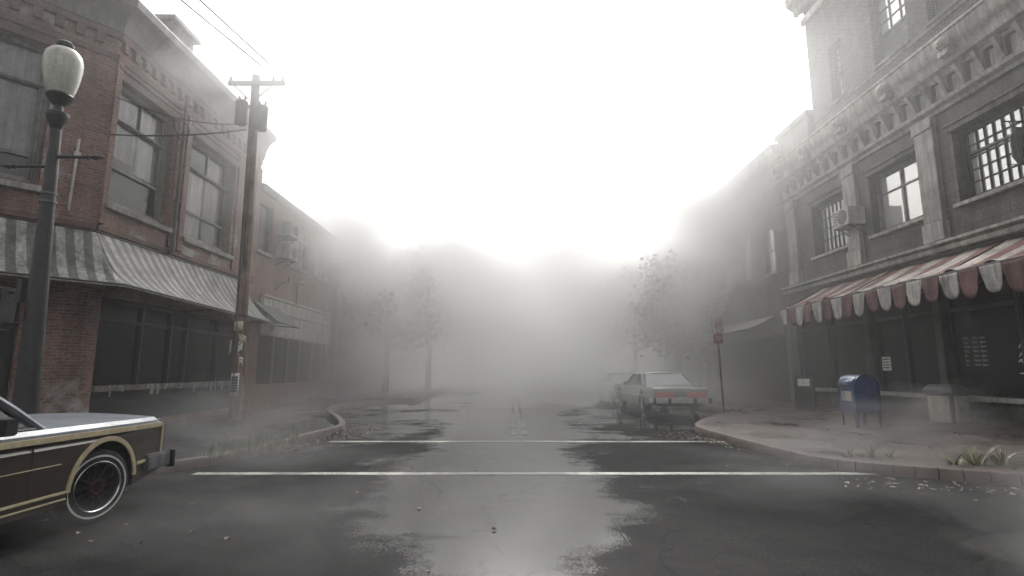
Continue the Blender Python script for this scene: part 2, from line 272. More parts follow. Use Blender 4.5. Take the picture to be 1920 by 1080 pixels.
# ------------------------------------------------------------------ mesh building
class FR:
    """a facade frame: u along the wall, w out of the wall, z up"""
    def __init__(s, P, d, n):
        s.P = Vector((P[0], P[1], 0)); d = Vector((d[0], d[1], 0)).normalized(); n = Vector((n[0], n[1], 0)).normalized(); s.d, s.n = d, n
    def pt(s, u, w, z): return s.P + s.d * u + s.n * w + Vector((0, 0, z))
WORLD_FR = FR((0, 0), (1, 0), (0, 1))
ROOTLOC = {}
class MB:
    def __init__(s, fr=None): s.v = []; s.f = []; s.fr = fr or WORLD_FR
    def add(s, pts, faces):
        k = len(s.v); s.v += [s.fr.pt(*p) for p in pts]; s.f += [tuple(k + i for i in f) for f in faces]; return s
    def quad(s, a, b, c, d): return s.add([a, b, c, d], [(0, 1, 2, 3)])
    def box(s, u0, u1, w0, w1, z0, z1):
        return s.add([(u0, w0, z0), (u1, w0, z0), (u1, w1, z0), (u0, w1, z0), (u0, w0, z1), (u1, w0, z1), (u1, w1, z1), (u0, w1, z1)],
                     [(0, 3, 2, 1), (4, 5, 6, 7), (0, 1, 5, 4), (1, 2, 6, 5), (2, 3, 7, 6), (3, 0, 4, 7)])
    def extrude(s, prof, u0, u1, cap=True, m0=0.0, m1=0.0):
        n = len(prof); pts = [(u0 + m0 * w, w, z) for w, z in prof] + [(u1 + m1 * w, w, z) for w, z in prof]
        fs = [(i, (i + 1) % n, n + (i + 1) % n, n + i) for i in range(n)]
        if cap:
            for t in tessellate_polygon([[Vector((w, z, 0)) for w, z in prof]]):
                fs.append(tuple(t)); fs.append(tuple(n + i for i in reversed(t)))
        return s.add(pts, fs)
    def tube(s, path, rad, n=8, cap=True):
        path = [Vector(p) for p in path]; k = len(path); pts = []; fs = []
        if not isinstance(rad, (list, tuple)): rad = [rad] * k
        prev = None
        for i in range(k):
            t = (path[min(i + 1, k - 1)] - path[max(i - 1, 0)]).normalized()
            if prev is None: a = t.orthogonal().normalized()
            else:
                a = prev - t * prev.dot(t)
                a = a.normalized() if a.length > 1e-6 else t.orthogonal().normalized()
            prev = a; bb = t.cross(a)
            for j in range(n):
                q = 2 * math.pi * j / n; pts.append(tuple(path[i] + (a * math.cos(q) + bb * math.sin(q)) * rad[i]))
        for i in range(k - 1):
            for j in range(n):
                fs.append((i * n + j, i * n + (j + 1) % n, (i + 1) * n + (j + 1) % n, (i + 1) * n + j))
        if cap: fs += [tuple(reversed(range(n))), tuple((k - 1) * n + j for j in range(n))]
        return s.add(pts, fs)
    def lathe(s, prof, n=24, c=(0, 0, 0), axis='z', cap=True):
        pts = []; fs = []; k = len(prof)
        for r, h in prof:
            for j in range(n):
                q = 2 * math.pi * j / n; a, b = r * math.cos(q), r * math.sin(q)
                p = (a, b, h) if axis == 'z' else ((h, a, b) if axis == 'x' else (a, h, b))
                pts.append((c[0] + p[0], c[1] + p[1], c[2] + p[2]))
        for i in range(k - 1):
            for j in range(n):
                fs.append((i * n + j, i * n + (j + 1) % n, (i + 1) * n + (j + 1) % n, (i + 1) * n + j))
        if cap: fs += [tuple(reversed(range(n))), tuple((k - 1) * n + j for j in range(n))]
        return s.add(pts, fs)
    def poly(s, pts3, thick=None):
        """a filled polygon in any plane (list of 3-d points)"""
        V = [Vector(p) for p in pts3]
        return s.add([tuple(p) for p in V], [tuple(t) for t in tessellate_polygon([V])])
    def prism(s, pts2, z0, z1):
        n = len(pts2); tri = tessellate_polygon([[Vector((x, y, 0)) for x, y in pts2]])
        pts = [(x, y, z0) for x, y in pts2] + [(x, y, z1) for x, y in pts2]
        fs = [(i, (i + 1) % n, n + (i + 1) % n, n + i) for i in range(n)]
        fs += [tuple(n + i for i in t) for t in tri] + [tuple(reversed(t)) for t in tri]
        return s.add(pts, fs)
    def grid(s, fn, nu, nv):
        pts = [fn(i / nu, j / nv) for i in range(nu + 1) for j in range(nv + 1)]
        fs = [(i * (nv + 1) + j, (i + 1) * (nv + 1) + j, (i + 1) * (nv + 1) + j + 1, i * (nv + 1) + j + 1) for i in range(nu) for j in range(nv)]
        return s.add(pts, fs)
    def build(s, name, mat, parent=None, bevel=0.0, smooth=True, solid=0.0, uvs=True, recalc=True, seg=1):
        me = bpy.data.meshes.new(name)
        bm = bmesh.new()
        off = Vector((0, 0, 0)); p = parent
        while p is not None:
            if p.name in ROOTLOC: off = ROOTLOC[p.name]; break
            p = p.parent
        vs = [bm.verts.new(v - off) for v in s.v]
        for f in s.f:
            try: bm.faces.new([vs[i] for i in f])
            except ValueError: pass
        bm.normal_update()
        if recalc: bmesh.ops.recalc_face_normals(bm, faces=bm.faces)
        if bevel:
            bmesh.ops.remove_doubles(bm, verts=bm.verts, dist=1e-5)
            ed = [e for e in bm.edges if len(e.link_faces) == 2 and e.calc_face_angle(0) > 0.6]
            try: bmesh.ops.bevel(bm, geom=ed, offset=bevel, segments=seg, affect='EDGES', clamp_overlap=True)
            except Exception: pass
        if uvs:
            ul = bm.loops.layers.uv.new('UVMap'); bm.normal_update()
            for f in bm.faces:
                n = f.normal
                if abs(n.z) < 0.75:
                    t = Vector((-n.y, n.x, 0)).normalized()
                    for l in f.loops:
                        w = l.vert.co + off; l[ul].uv = (w.dot(t), w.z)
                else:
                    for l in f.loops: w = l.vert.co + off; l[ul].uv = (w.x, w.y)
        bm.to_mesh(me); bm.free()
        if smooth:
            me.polygons.foreach_set('use_smooth', [True] * len(me.polygons)); me.set_sharp_from_angle(angle=R(38))
        me.materials.append(MT[mat] if isinstance(mat, str) else mat)
        o = bpy.data.objects.new(name, me); COL.objects.link(o)
        if parent is not None: o.parent = parent
        if solid:
            md = o.modifiers.new('thickness', 'SOLIDIFY'); md.thickness = solid; md.offset = 0
        return o
def tag(o, label=None, cat=None, group=None, kind=None):
    if label: o['label'] = label
    if cat: o['category'] = cat
    if group: o['group'] = group
    if kind: o['kind'] = kind
    return o
def thing(name, loc, label, cat, group=None, rz=0.0, world=True):
    o = bpy.data.objects.new(name, None); COL.objects.link(o); o.empty_display_size = 0.2
    o.location = loc; o.rotation_euler = (0, 0, rz)
    ROOTLOC[o.name] = Vector(loc) if world else Vector((0, 0, 0))
    return tag(o, label, cat, group)
def copy_tree(o, parent=None):
    c = o.copy(); COL.objects.link(c)
    if parent is not None: c.parent = parent
    for ch in list(o.children): copy_tree(ch, c)
    return c
def textmesh(txt, size, align='CENTER', ext=0.002):
    cu = bpy.data.curves.new('txt', 'FONT'); cu.body = txt; cu.size = size; cu.align_x = align; cu.align_y = 'CENTER'; cu.extrude = ext; cu.resolution_u = 3
    o = bpy.data.objects.new('txt', cu); COL.objects.link(o); bpy.context.view_layer.update()
    me = bpy.data.meshes.new_from_object(o.evaluated_get(bpy.context.evaluated_depsgraph_get()))
    bpy.data.objects.remove(o); return me
def textobj(name, txt, size, mat, mtx, parent=None, align='CENTER'):
    me = textmesh(txt, size, align); me.materials.clear(); me.materials.append(MT[mat])
    off = Vector((0, 0, 0))
    if parent is not None:
        p = parent
        while p is not None and p.name not in ROOTLOC: p = p.parent
        off = ROOTLOC[p.name] if p else off
    me.transform(Matrix.Translation(-off) @ mtx)
    o = bpy.data.objects.new(name, me); COL.objects.link(o); o.parent = parent
    return o
def wall_mtx(fr, u, w, z, flip=False):
    """text plane on a facade, reading direction along +u (or -u), facing out"""
    d = -fr.d if flip else fr.d
    m = Matrix((( d.x, 0, fr.n.x), (d.y, 0, fr.n.y), (0, 1, 0))).to_4x4()
    return Matrix.Translation(fr.pt(u, w, z)) @ m

# ------------------------------------------------------------------ setting: road, pavements, markings
mb = MB(); mb.quad((-70, -18, 0), (70, -18, 0), (70, 190, 0), (-70, 190, 0))
tag(mb.build('road', 'asphalt', smooth=False), kind='structure')
def smoothline(pts, n=5):
    out = []
    for i in range(len(pts) - 1):
        p0 = Vector(pts[max(i - 1, 0)]); p1 = Vector(pts[i]); p2 = Vector(pts[i + 1]); p3 = Vector(pts[min(i + 2, len(pts) - 1)])
        for k in range(n):
            t = k / n
            out.append(tuple(0.5 * ((2 * p1) + (-p0 + p2) * t + (2 * p0 - 5 * p1 + 4 * p2 - p3) * t * t + (-p0 + 3 * p1 - 3 * p2 + p3) * t ** 3)))
    out.append(tuple(pts[-1])); return out
def pavement(name, edge, back):
    """edge: kerb line from near to far; back: the far side of the pavement"""
    e = smoothline(edge)
    n = len(e); inner = []
    for i in range(n):
        t = (Vector(e[min(i + 1, n - 1)]) - Vector(e[max(i - 1, 0)])).normalized()
        side = 1 if back[0][0] > 0 else -1
        nn = Vector((t.y, -t.x)) * side
        inner.append(tuple(Vector(e[i]) + nn * 0.17))
    m = MB(); m.poly([(x, y, 0.146) for x, y in inner] + [(x, y, 0.146) for x, y in back])
    tag(m.build(name, 'paver', smooth=False), kind='structure')
    m = MB()
    for i in range(n - 1):
        a, b, c, d = [Vector(q) for q in (e[i], e[i + 1], inner[i + 1], inner[i])]; g_ = (b - a).normalized() * .006; a, b, c, d = a + g_, b - g_, c - g_, d + g_
        m.add([(*a, 0), (*b, 0), (b[0] + (c[0] - b[0]) * .1, b[1] + (c[1] - b[1]) * .1, 0.135), (a[0] + (d[0] - a[0]) * .1, a[1] + (d[1] - a[1]) * .1, 0.135),
               (b[0] + (c[0] - b[0]) * .2, b[1] + (c[1] - b[1]) * .2, 0.152), (a[0] + (d[0] - a[0]) * .2, a[1] + (d[1] - a[1]) * .2, 0.152), (*c, 0.152), (*d, 0.152), (*c, 0.1), (*d, 0.1)],
              [(0, 1, 2, 3), (3, 2, 4, 5), (5, 4, 6, 7), (7, 6, 8, 9)])
    tag(m.build(name.replace('pavement', 'kerb'), 'kerb'), kind='structure')
    return e
KL = pavement('pavement_left', [(-40, 6.3), (-12, 6.6), (-8.2, 7.0), (-6.2, 7.6), (-5.06, 8.34), (-4.55, 9.7), (-4.42, 11.5), (-4.25, 13.2), (-4.3, 14.2), (-5.2, 16.6), (-6.6, 19.9), (-6.75, 23), (-6.0, 26.0), (-4.9, 28.2), (-4.7, 31), (-4.7, 90)], [(-40, 90), (-40, 20)])
KR = pavement('pavement_right', [(40, 4.9), (14, 5.3), (9, 6.3), (7.0, 7.15), (5.7, 7.85), (4.85, 8.7), (4.6, 10.5), (4.5, 12.4), (4.55, 13.6), (5.1, 15.0), (6.9, 18.0), (7.5, 19.6), (7.55, 24), (7.5, 90)], [(40, 90), (40, 20)])
mb = MB(); mb.box(-4.68, 5.44, 8.1, 8.28, 0.0, 0.004)
tag(mb.build('crosswalk_line', 'line_paint', smooth=False), kind='structure')
mb = MB(); mb.box(-3.9, 4.62, 11.68, 11.87, 0.0, 0.004)
tag(mb.build('crosswalk_line', 'line_paint', smooth=False), kind='structure')
mb = MB()
for k in range(2):
    mb.box(-0.02 + 0.28 * k, 0.08 + 0.28 * k, 12.9, 34, 0.0, 0.004)
MT['yellow_line'] = plain('yellow_line', (0.05, 0.047, 0.036), 0.3, 0.7, 1.2, 30, bmp=0.1)
tag(mb.build('centre_line', 'yellow_line', smooth=False), kind='structure')

# ------------------------------------------------------------------ facade parts
def facade(mb, L, z0, z1, ops, th=0.4, u_start=0.0):
    us = sorted({u_start, L} | {o[0] for o in ops} | {o[1] for o in ops}); zs = sorted({z0, z1} | {o[2] for o in ops} | {o[3] for o in ops})
    us = [u for u in us if u_start <= u <= L]; zs = [z for z in zs if z0 <= z <= z1]
    for i in range(len(us) - 1):
        for j in range(len(zs) - 1):
            cu, cz = (us[i] + us[i + 1]) / 2, (zs[j] + zs[j + 1]) / 2
            if any(o[0] < cu < o[1] and o[2] < cz < o[3] for o in ops): continue
            mb.quad((us[i], 0, zs[j]), (us[i + 1], 0, zs[j]), (us[i + 1], 0, zs[j + 1]), (us[i], 0, zs[j + 1]))
    for a, b, c, d in ops:
        mb.quad((a, 0, c), (a, -th, c), (a, -th, d), (a, 0, d)); mb.quad((b, 0, c), (b, 0, d), (b, -th, d), (b, -th, c))
        mb.quad((a, 0, d), (a, -th, d), (b, -th, d), (b, 0, d)); mb.quad((a, 0, c), (b, 0, c), (b, -th, c), (a, -th, c))
def frame_ring(mb, a, b, c, d, w0, w1, t):
    mb.box(a, a + t, w0, w1, c, d); mb.box(b - t, b, w0, w1, c, d)
    mb.box(a + t, b - t, w0, w1, d - t, d); mb.box(a + t, b - t, w0, w1, c, c + t)
def curtain(fr, a, b, c, d, w, mat, parent, waves=9, name='curtain', amp=0.03):
    m = MB(fr); n = max(8, int(waves * 8))
    m.grid(lambda i, j: (a + (b - a) * i, w + amp * math.sin(i * waves * 2 * math.pi + 0.7 * math.sin(j * 3)) * (0.6 + 0.4 * (1 - j)) + amp * 0.5 * math.sin(i * 31), c + (d - c) * j), n, 6)
    return m.build(name, mat, parent, recalc=False)

# ================================================================== LEFT CORNER BUILDING
ch = (math.sin(R(40)), math.cos(R(40)))
CX, CY = -10.2, 12.7
LB = thing('corner_building', (-12.5, 14, 0.15), 'red brick corner building with a chamfered corner, dark overhanging cornice and tall sash windows', 'building')
FA = FR((CX, CY), (0, 1), (1, 0))                                     # street side, u towards the distance
chL = 4.6
FB = FR((CX - ch[0] * chL, CY - ch[1] * chL), ch, (ch[1], -ch[0]))     # chamfer, u from the near-left end to the corner
FC = FR((-40, CY - ch[1] * chL), (1, 0), (0, -1))                      # side street
LA = 8.0; LC = 40 + CX - ch[0] * chL
opsA = [(0.25, 2.55, 5.72, 9.0), (3.4, 6.1, 5.65, 8.95)]
opsB = [(chL - 3.75, chL - 1.15, 5.75, 9.15)]
shopA = [(0.45, 7.7, 0.15, 3.35)]; shopB = [(0.9, chL - 1.15, 0.15, 3.35)]
m = MB(FA); facade(m, LA, 0, 10.2, opsA + shopA)
m.fr = FB; facade(m, chL, 0, 10.2, opsB + shopB)
opsC = [(LC - 4 * k - 3.2, LC - 4 * k - 1.2, 5.75, 8.9) for k in range(4)]
m.fr = FC; facade(m, LC, 0, 10.2, opsC)
m.fr = WORLD_FR; m.quad((CX, CY + LA, 0), (-26, CY + LA, 0), (-26, CY + LA, 11.1), (CX, CY + LA, 11.1))
m.build('wall', 'brick_red', LB, smooth=False)
# core behind the windows, floors
foot = [(-26, CY + LA - .05), (-26, 10.6), (-13.6, 10.6), (-11.7, 13.0), (-11.7, CY + LA - .05)]
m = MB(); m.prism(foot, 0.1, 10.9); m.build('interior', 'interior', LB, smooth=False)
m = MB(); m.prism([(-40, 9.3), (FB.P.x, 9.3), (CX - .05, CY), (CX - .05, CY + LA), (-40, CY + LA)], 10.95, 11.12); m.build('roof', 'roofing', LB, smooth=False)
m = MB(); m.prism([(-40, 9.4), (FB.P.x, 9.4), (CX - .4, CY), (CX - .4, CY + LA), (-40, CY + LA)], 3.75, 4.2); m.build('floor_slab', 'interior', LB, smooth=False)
prof = [(0, 10.15), (.14, 10.15), (.16, 10.32), (.24, 10.52), (.36, 10.68), (.52, 10.78), (.54, 10.98), (.48, 11.06), (0, 11.12)]
t20, t25 = math.tan(R(20)), math.tan(R(25))
for fr, L, a0, a1 in ((FA, LA, -t20, 0), (FB, chL, -t25, t20), (FC, LC, 0, t25)):
    MB(fr).extrude(prof, 0, L, m0=a0, m1=a1).build('cornice', 'cornice_grey', LB)
m = MB(FA); m.extrude([(0, 9.98), (.09, 9.98), (.12, 10.06), (.12, 10.145), (0, 10.145)], -.04, LA); m.fr = FB; m.extrude([(0, 9.98), (.09, 9.98), (.12, 10.06), (.12, 10.145), (0, 10.145)], 0, chL + .04)
m.build('string_course', 'brick_trim', LB)
m = MB(FA)
for fr, L in ((FA, LA), (FB, chL)):
    m.fr = fr; u = 0.12
    while u < L - .15:
        MB(fr).box(u, u + .17, 0.0, .10, 9.72, 9.975).build('dentil', 'brick_trim', LB, smooth=False); u += .40
m = MB(FA)
for fr, L in ((FA, LA), (FB, chL)):
    m.fr = fr; m.extrude([(0, 9.42), (.05, 9.42), (.07, 9.48), (.07, 9.56), (0, 9.58)], 0, L)
    m.build('string_course', 'brick_trim', LB); m = MB(fr); m.extrude([(0, 4.92), (.06, 4.92), (.06, 5.04), (0, 5.06)], 0, L); m.build('string_course', 'brick_trim', LB); m = MB(FB)
def sash_window(root, fr, a, b, c, d, glass='glass', fmat='frame_grey', rec=0.26, sillm='stone', transom=None, rail=None, muntin=False, curt=(), head=True, pil=True, dark=False):
    m = MB(fr); frame_ring(m, a, b, c, d, -rec - .06, -rec + .08, .11)
    if pil:                                                          # moulded jambs stepping out of the reveal
        for q, t in ((0.0, .05), (0.055, .045)):
            m.box(a + .11 + q, a + .11 + q + t, -rec - .03, -rec + .05 - q * .6, c + .11, d - .11)
            m.box(b - .11 - q - t, b - .11 - q, -rec - .03, -rec + .05 - q * .6, c + .11, d - .11)
    i0, i1 = a + .21, b - .21
    zt = transom or d - .11; zr = rail or (c + zt) / 2
    if transom:
        m.box(a + .11, b - .11, -rec - .05, -rec + .06, transom - .05, transom + .05); m.box(a + .1, b - .1, -rec + .06, -rec + .10, transom - .02, transom + .03)
    m.box(i0, i1, -rec - .02, -rec + .035, zr - .045, zr + .045)
    m.box(i0, i1, -rec - .05, -rec + .0, c + .11, c + .18)
    if muntin: m.box((a + b) / 2 - .02, (a + b) / 2 + .02, -rec - .02, -rec + .02, (transom or zr), d - .11)
    wn = m.build('window', fmat, root, bevel=0.006)
    g = MB(fr); g.quad((a + .1, -rec - .03, c + .1), (b - .1, -rec - .03, c + .1), (b - .1, -rec - .03, d - .1), (a + .1, -rec - .03, d - .1)); g.build('pane', glass, wn, smooth=False)
    s = MB(fr); s.extrude([(-rec, c - .02), (.13, c - .06), (.13, c - .2), (.0, c - .22), (-rec, c - .22)], a - .14, b + .14); s.build('sill', sillm, wn, bevel=0.01)
    if head:
        s = MB(fr); s.box(a - .16, b + .16, .0, .05, d + .0, d + .24); s.box(a - .2, b + .2, .0, .09, d + .24, d + .33); s.build('lintel', 'brick_trim', wn, bevel=0.008)
    for (ca, cb, cc, cdz, mat) in curt:
        curtain(fr, a + (b - a) * ca, a + (b - a) * cb, c + (d - c) * cc, c + (d - c) * cdz, -rec - .10, mat, wn, waves=max(3, int((cb - ca) * 10)))
    return wn
sash_window(LB, FA, *opsA[0], transom=8.05, rail=6.75, muntin=True, curt=((0.06, 0.55, 0.42, 0.97, 'curtain_grey'), (0.55, 0.95, 0.36, 0.97, 'curtain')))
sash_window(LB, FA, *opsA[1], transom=8.0, rail=6.55, muntin=True, curt=((0.05, 0.5, 0.03, 0.72, 'curtain'), (0.55, 0.96, 0.03, 0.97, 'curtain_grey')))
sash_window(LB, FB, *opsB[0], transom=8.2, rail=6.45, curt=((0.03, 0.97, 0.2, 0.70, 'curtain_grey'), (0.3, 0.65, 0.2, 0.70, 'curtain'), (0.03, 0.97, 0.73, 0.98, 'curtain_grey')))
for o in opsC: sash_window(LB, FC, *o, transom=8.05)
m = MB(FB); m.extrude([(.0, 9.15), (.16, 9.2), (.16, 9.6), (.0, 9.66)], chL - 2.95, chL - 2.55); m.build('keystone', 'stone_pale', LB, bevel=0.015)
# brick pilaster strips beside the windows
m = MB(FA)
for a, b in ((0.0, .18), (2.62, 2.86), (3.06, 3.3), (6.25, 6.5), (7.6, 8.0)):
    MB(FA).box(a, b, 0, .07, 5.1, 9.4).build('pilaster', 'brick_red', LB, smooth=False)
# torn plaster patch between two windows
m = MB(FA); pp = []
for k in range(26):
    q = 2 * math.pi * k / 26; r = 1 + .25 * math.sin(3 * q + 1) + .18 * math.sin(7 * q) + .1 * random.uniform(-1, 1)
    pp.append((2.95 + .30 * r * math.cos(q), .012, 5.6 + .55 * r * math.sin(q)))
m.poly(pp); m.build('plaster_patch', 'plaster', LB, smooth=False)
m = MB(FA); pp = []
for k in range(22):
    q = 2 * math.pi * k / 22; r = 1 + .25 * math.sin(4 * q) + .1 * random.uniform(-1, 1)
    pp.append((3.5 + .7 * r * math.cos(q), .014, 5.2 + .14 * r * math.sin(q)))
m.poly(pp); m.build('plaster_patch', 'plaster', LB, smooth=False)
m = MB(FA); m.tube([(2.74, .13, 4.9), (2.74, .13, 9.9)], .045); m.box(2.66, 2.82, .0, .2, 6.5, 6.56); m.box(2.66, 2.82, .0, .2, 8.6, 8.66); m.build('downpipe', 'frame_dark', LB)
m = MB(FB); m.tube([(chL - .58, .09, 5.25), (chL - .55, .09, 7.05)], .028); m.box(chL - .61, chL - .48, 0, .12, 6.6, 6.72); m.build('conduit', 'frame_white', LB)
# shop front under the awning: street side
m = MB(FA); m.box(.45, 7.7, -.34, -.10, .15, .98); m.build('stall_riser', 'shop_dark', LB, bevel=.01)
m = MB(FA); m.box(.45, 7.7, -.36, .10, .98, 1.13); m.build('shop_sill', 'sill_paint', LB, bevel=.01)
m = MB(FA)
for k in range(26):
    u = random.uniform(.5, 6.2); h = random.choice((.06, .1, .16, .28)); w = random.uniform(.03, .1)
    m.box(u, u + w, .085, .106, 1.128 - h, 1.134)
m.build('paint_drips', 'drip_paint', LB, smooth=False)
m = MB(FA)
for u in (.45, 2.2, 3.5, 4.3, 6.1, 7.58): m.box(u, u + .12, -.30, -.16, 1.13, 3.35)
m.box(.57, 7.58, -.3, -.17, 2.75, 2.84); m.box(.57, 7.58, -.3, -.17, 3.25, 3.35)
m.build('shop_frame', 'shop_dark', LB, bevel=.01)
m = MB(FA); m.quad((.5, -.25, 1.1), (7.65, -.25, 1.1), (7.65, -.25, 3.3), (.5, -.25, 3.3)); m.build('shop_window', 'glass_shop', LB, smooth=False)
m = MB(FB); m.box(.9, chL - 1.15, -.38, -.3, .15, 3.35); m.box(1.2, 2.1, -.3, -.24, .2, 2.4); m.build('shop_door', 'shop_dark', LB, bevel=.01)
m = MB(FB); m.tube([(2.0, -.2, 1.05), (2.0, -.2, 1.35)], .02); m.build('door_handle', 'steel_grey', LB)
# roof vent hut
m = MB(); m.box(-11.35, -10.45, 15.0, 16.1, 11.05, 12.15); m.box(-11.5, -10.3, 14.85, 16.25, 12.15, 12.3); m.build('roof_vent', 'cornice_grey', LB, bevel=.015)

# its striped awning
AW = thing('awning', (-9.4, 14, 3.4), 'sagging grey and white striped canvas awning wrapped round the corner of the brick building', 'awning')
def canvas_strip(m, top0, top1, bot0, bot1, nu, nv, sag=.22, wob=.02):
    T0, T1, B0, B1 = map(Vector, (top0, top1, bot0, bot1))
    def fn(i, j):
        a = T0.lerp(T1, i); b = B0.lerp(B1, i); p = a.lerp(b, j)
        L = i * (B1 - B0).length
        p = p.copy(); p.z -= sag * math.sin(math.pi * j) + wob * math.sin(L * 7.8) * math.sin(math.pi * j)
        return tuple(p)
    m.grid(fn, nu, nv)
ov = 1.25; zt, zf = 4.86, 3.46
def corner_out(w):                                                  # the point out from the building corner, w from both walls
    a = FA.pt(0, w, 0); b = FB.pt(chL, w, 0)
    # intersect lines
    t = ((b.x - a.x) * ch[1] - (b.y - a.y) * ch[0]) / (0 * ch[1] - 1 * ch[0]); return a + FA.d * t
co = corner_out(ov)
endB = FB.pt(-.3, ov, zf)
tA0 = FA.pt(0, .02, zt); tA1 = FA.pt(7.1, .02, zt - .02); bA0 = Vector((co.x, co.y, zf)); bA1 = FA.pt(7.1, ov + .05, 3.25)
tB0 = FB.pt(-.3, .02, zt); tB1 = FB.pt(chL, .02, zt)
def awn_uv(o, n_strip):
    return o
m = MB(); canvas_strip(m, tA0, tA1, bA0, bA1, 60, 10); canvas_strip(m, tB0, tB1, endB, bA0, 40, 10)
cv = m.build('canopy', 'awning_grey', AW, solid=.012)
m = MB()
for a, b, n in ((bA0, bA1, 60), (endB, bA0, 40)):
    m.grid(lambda i, j, a=a, b=b: tuple(a.lerp(b, i) + Vector((0, 0, -.045 * j))), n, 1)
MT['hem'] = plain('hem', (0.42, 0.41, 0.38), .7, .35, 3, 40, streak=.4); m.build('valance', 'hem', AW, solid=.01)
m = MB(); m.tube([tuple(endB + Vector((0, 0, .01))), tuple(bA0 + Vector((0, 0, .01))), tuple(bA1 + Vector((0, 0, .01)))], .022); m.tube([tuple(tB0), tuple(tA0), tuple(tA1)], .03)
m.tube([tuple(FA.pt(7.1, .02, 3.25)), tuple(bA1)], .018); m.tube([tuple(FA.pt(3.6, .02, 3.3)), tuple(FA.pt(3.6, ov, 3.38))], .018); m.tube([tuple(FA.pt(.1, .02, 3.4)), tuple(bA0)], .018)
m.build('frame', 'iron', AW)
# stripes run down the slope: set UV u along the edge
def edge_uv(o, segs):
    me = o.data; uv = me.uv_layers[0].data; off = ROOTLOC[AW.name]
    for p in me.polygons:
        c = p.center + off
        best = None
        for (a, b, u0) in segs:
            d = (b - a); t = (Vector((c.x, c.y, 0)) - Vector((a.x, a.y, 0))).dot(Vector((d.x, d.y, 0))) / (d.x ** 2 + d.y ** 2)
            q = Vector((a.x, a.y, 0)) + Vector((d.x, d.y, 0)) * max(0, min(1, t)); dist = (q - Vector((c.x, c.y, 0))).length
            if best is None or dist < best[0]: best = (dist, a, d, u0)
        for li in p.loop_indices:
            w = me.vertices[me.loops[li].vertex_index].co + off; _, a, d, u0 = best
            uv[li].uv = (u0 + (w.x - a.x) * d.normalized().x + (w.y - a.y) * d.normalized().y, w.z)
edge_uv(cv, [(bA0, bA1, 0.0), (endB, bA0, 20.0)])

# ================================================================== SECOND LEFT BUILDING
B2 = thing('brick_shop_building', (-12.5, 25, 0.15), 'lower orange brick shop building with white windows, beside the corner building', 'building')
F2 = FR((-10.2, 20.72), (0, 1), (1, 0)); L2 = 9.0
ops2 = [(.1, 1.35, 6.3, 8.35), (3.0, 5.5, 6.3, 8.3), (6.5, 8.4, 6.3, 8.3)]
m = MB(F2); facade(m, L2, 0, 8.8, ops2 + [(.8, 8.6, .15, 2.9)]); m.fr = WORLD_FR; m.quad((-10.2, 29.72, 0), (-22, 29.72, 0), (-22, 29.72, 8.8), (-10.2, 29.72, 8.8)); m.build('wall', 'brick_orange', B2, smooth=False)
m = MB(); m.box(-22, -11.4, 20.75, 29.68, .1, 8.75); m.build('interior', 'interior', B2, smooth=False)
m = MB(F2); m.extrude([(0, 8.72), (.12, 8.75), (.2, 8.86), (.22, 9.0), (0, 9.03), (-1.6, 9.03), (-1.6, 8.8)], 0, L2); m.build('cornice', 'stone_pale', B2)
m = MB(); m.box(-22, -11.8, 20.75, 29.68, 8.8, 8.98); m.build('roof', 'roofing', B2, smooth=False)
for k, o in enumerate(ops2):
    a, b, c, d = o
    m = MB(F2); frame_ring(m, a, b, c, d, -.2, -.04, .08)
    if k: 
        for q in ((1, 2) if k == 1 else (1,)):
            u = a + (b - a) * q / (3 if k == 1 else 2); m.box(u - .06, u + .06, -.19, -.03, c + .08, d - .55)
        m.box(a + .08, b - .08, -.19, -.05, d - .62, d - .52)
    wn = m.build('window', 'frame_grey' if not k else 'frame_white', B2, bevel=.005)
    g = MB(F2); g.quad((a + .07, -.15, c + .07), (b - .07, -.15, c + .07), (b - .07, -.15, d - .07), (a + .07, -.15, d - .07)); g.build('pane', 'glass', wn, smooth=False)
    curtain(F2, a + .05, b - .05, c + .05, d - .05, -.32, 'curtain_grey' if not k else 'curtain', wn, waves=8)
    s = MB(F2); s.box(a - .12, b + .12, -.1, .12, c - .14, c); s.build('sill', 'stone', wn, bevel=.01)
m = MB(F2); m.box(.7, 8.8, .02, .16, 3.95, 4.45); m.box(.6, 8.9, .0, .22, 4.47, 4.58); m.build('sign_board', 'sign_white', B2, bevel=.01)
m = MB(F2); m.box(.7, 8.8, .02, .12, 3.0, 3.9); m.box(.65, 8.85, .02, .17, 3.9, 3.945); m.box(.65, 8.85, .0, .17, 2.92, 2.99); m.build('fascia', 'sign_white', B2, bevel=.01)
m = MB(F2)
for u in (.8, 2.5, 4.0, 5.4, 7.0, 8.48): m.box(u, u + .12, -.3, -.14, .95, 2.9)
m.build('shop_frame', 'frame_grey', B2, bevel=.01)
m = MB(F2); m.quad((.85, -.22, .9), (8.55, -.22, .9), (8.55, -.22, 2.88), (.85, -.22, 2.88)); m.build('shop_window', 'glass_shop', B2, smooth=False)
m = MB(F2); m.box(.8, 8.6, -.36, -.06, .15, .95); m.build('stall_riser', 'brick_orange', B2, smooth=False)
m = MB(F2); m.tube([(1.6, .2, 4.9), (1.9, .35, 5.25), (2.5, .35, 5.35), (2.6, .3, 5.6)], .035); m.tube([(4.2, .05, 4.6), (4.2, .05, 5.5)], .03); m.build('pipework', 'frame_dark', B2)
m = MB(F2); m.lathe([(.02, 0), (.16, .03), (.2, .1), (.1, .18), (.02, .2)], 12, (4.2, .2, 5.5)); m.build('wall_lamp', 'sign_white', B2)
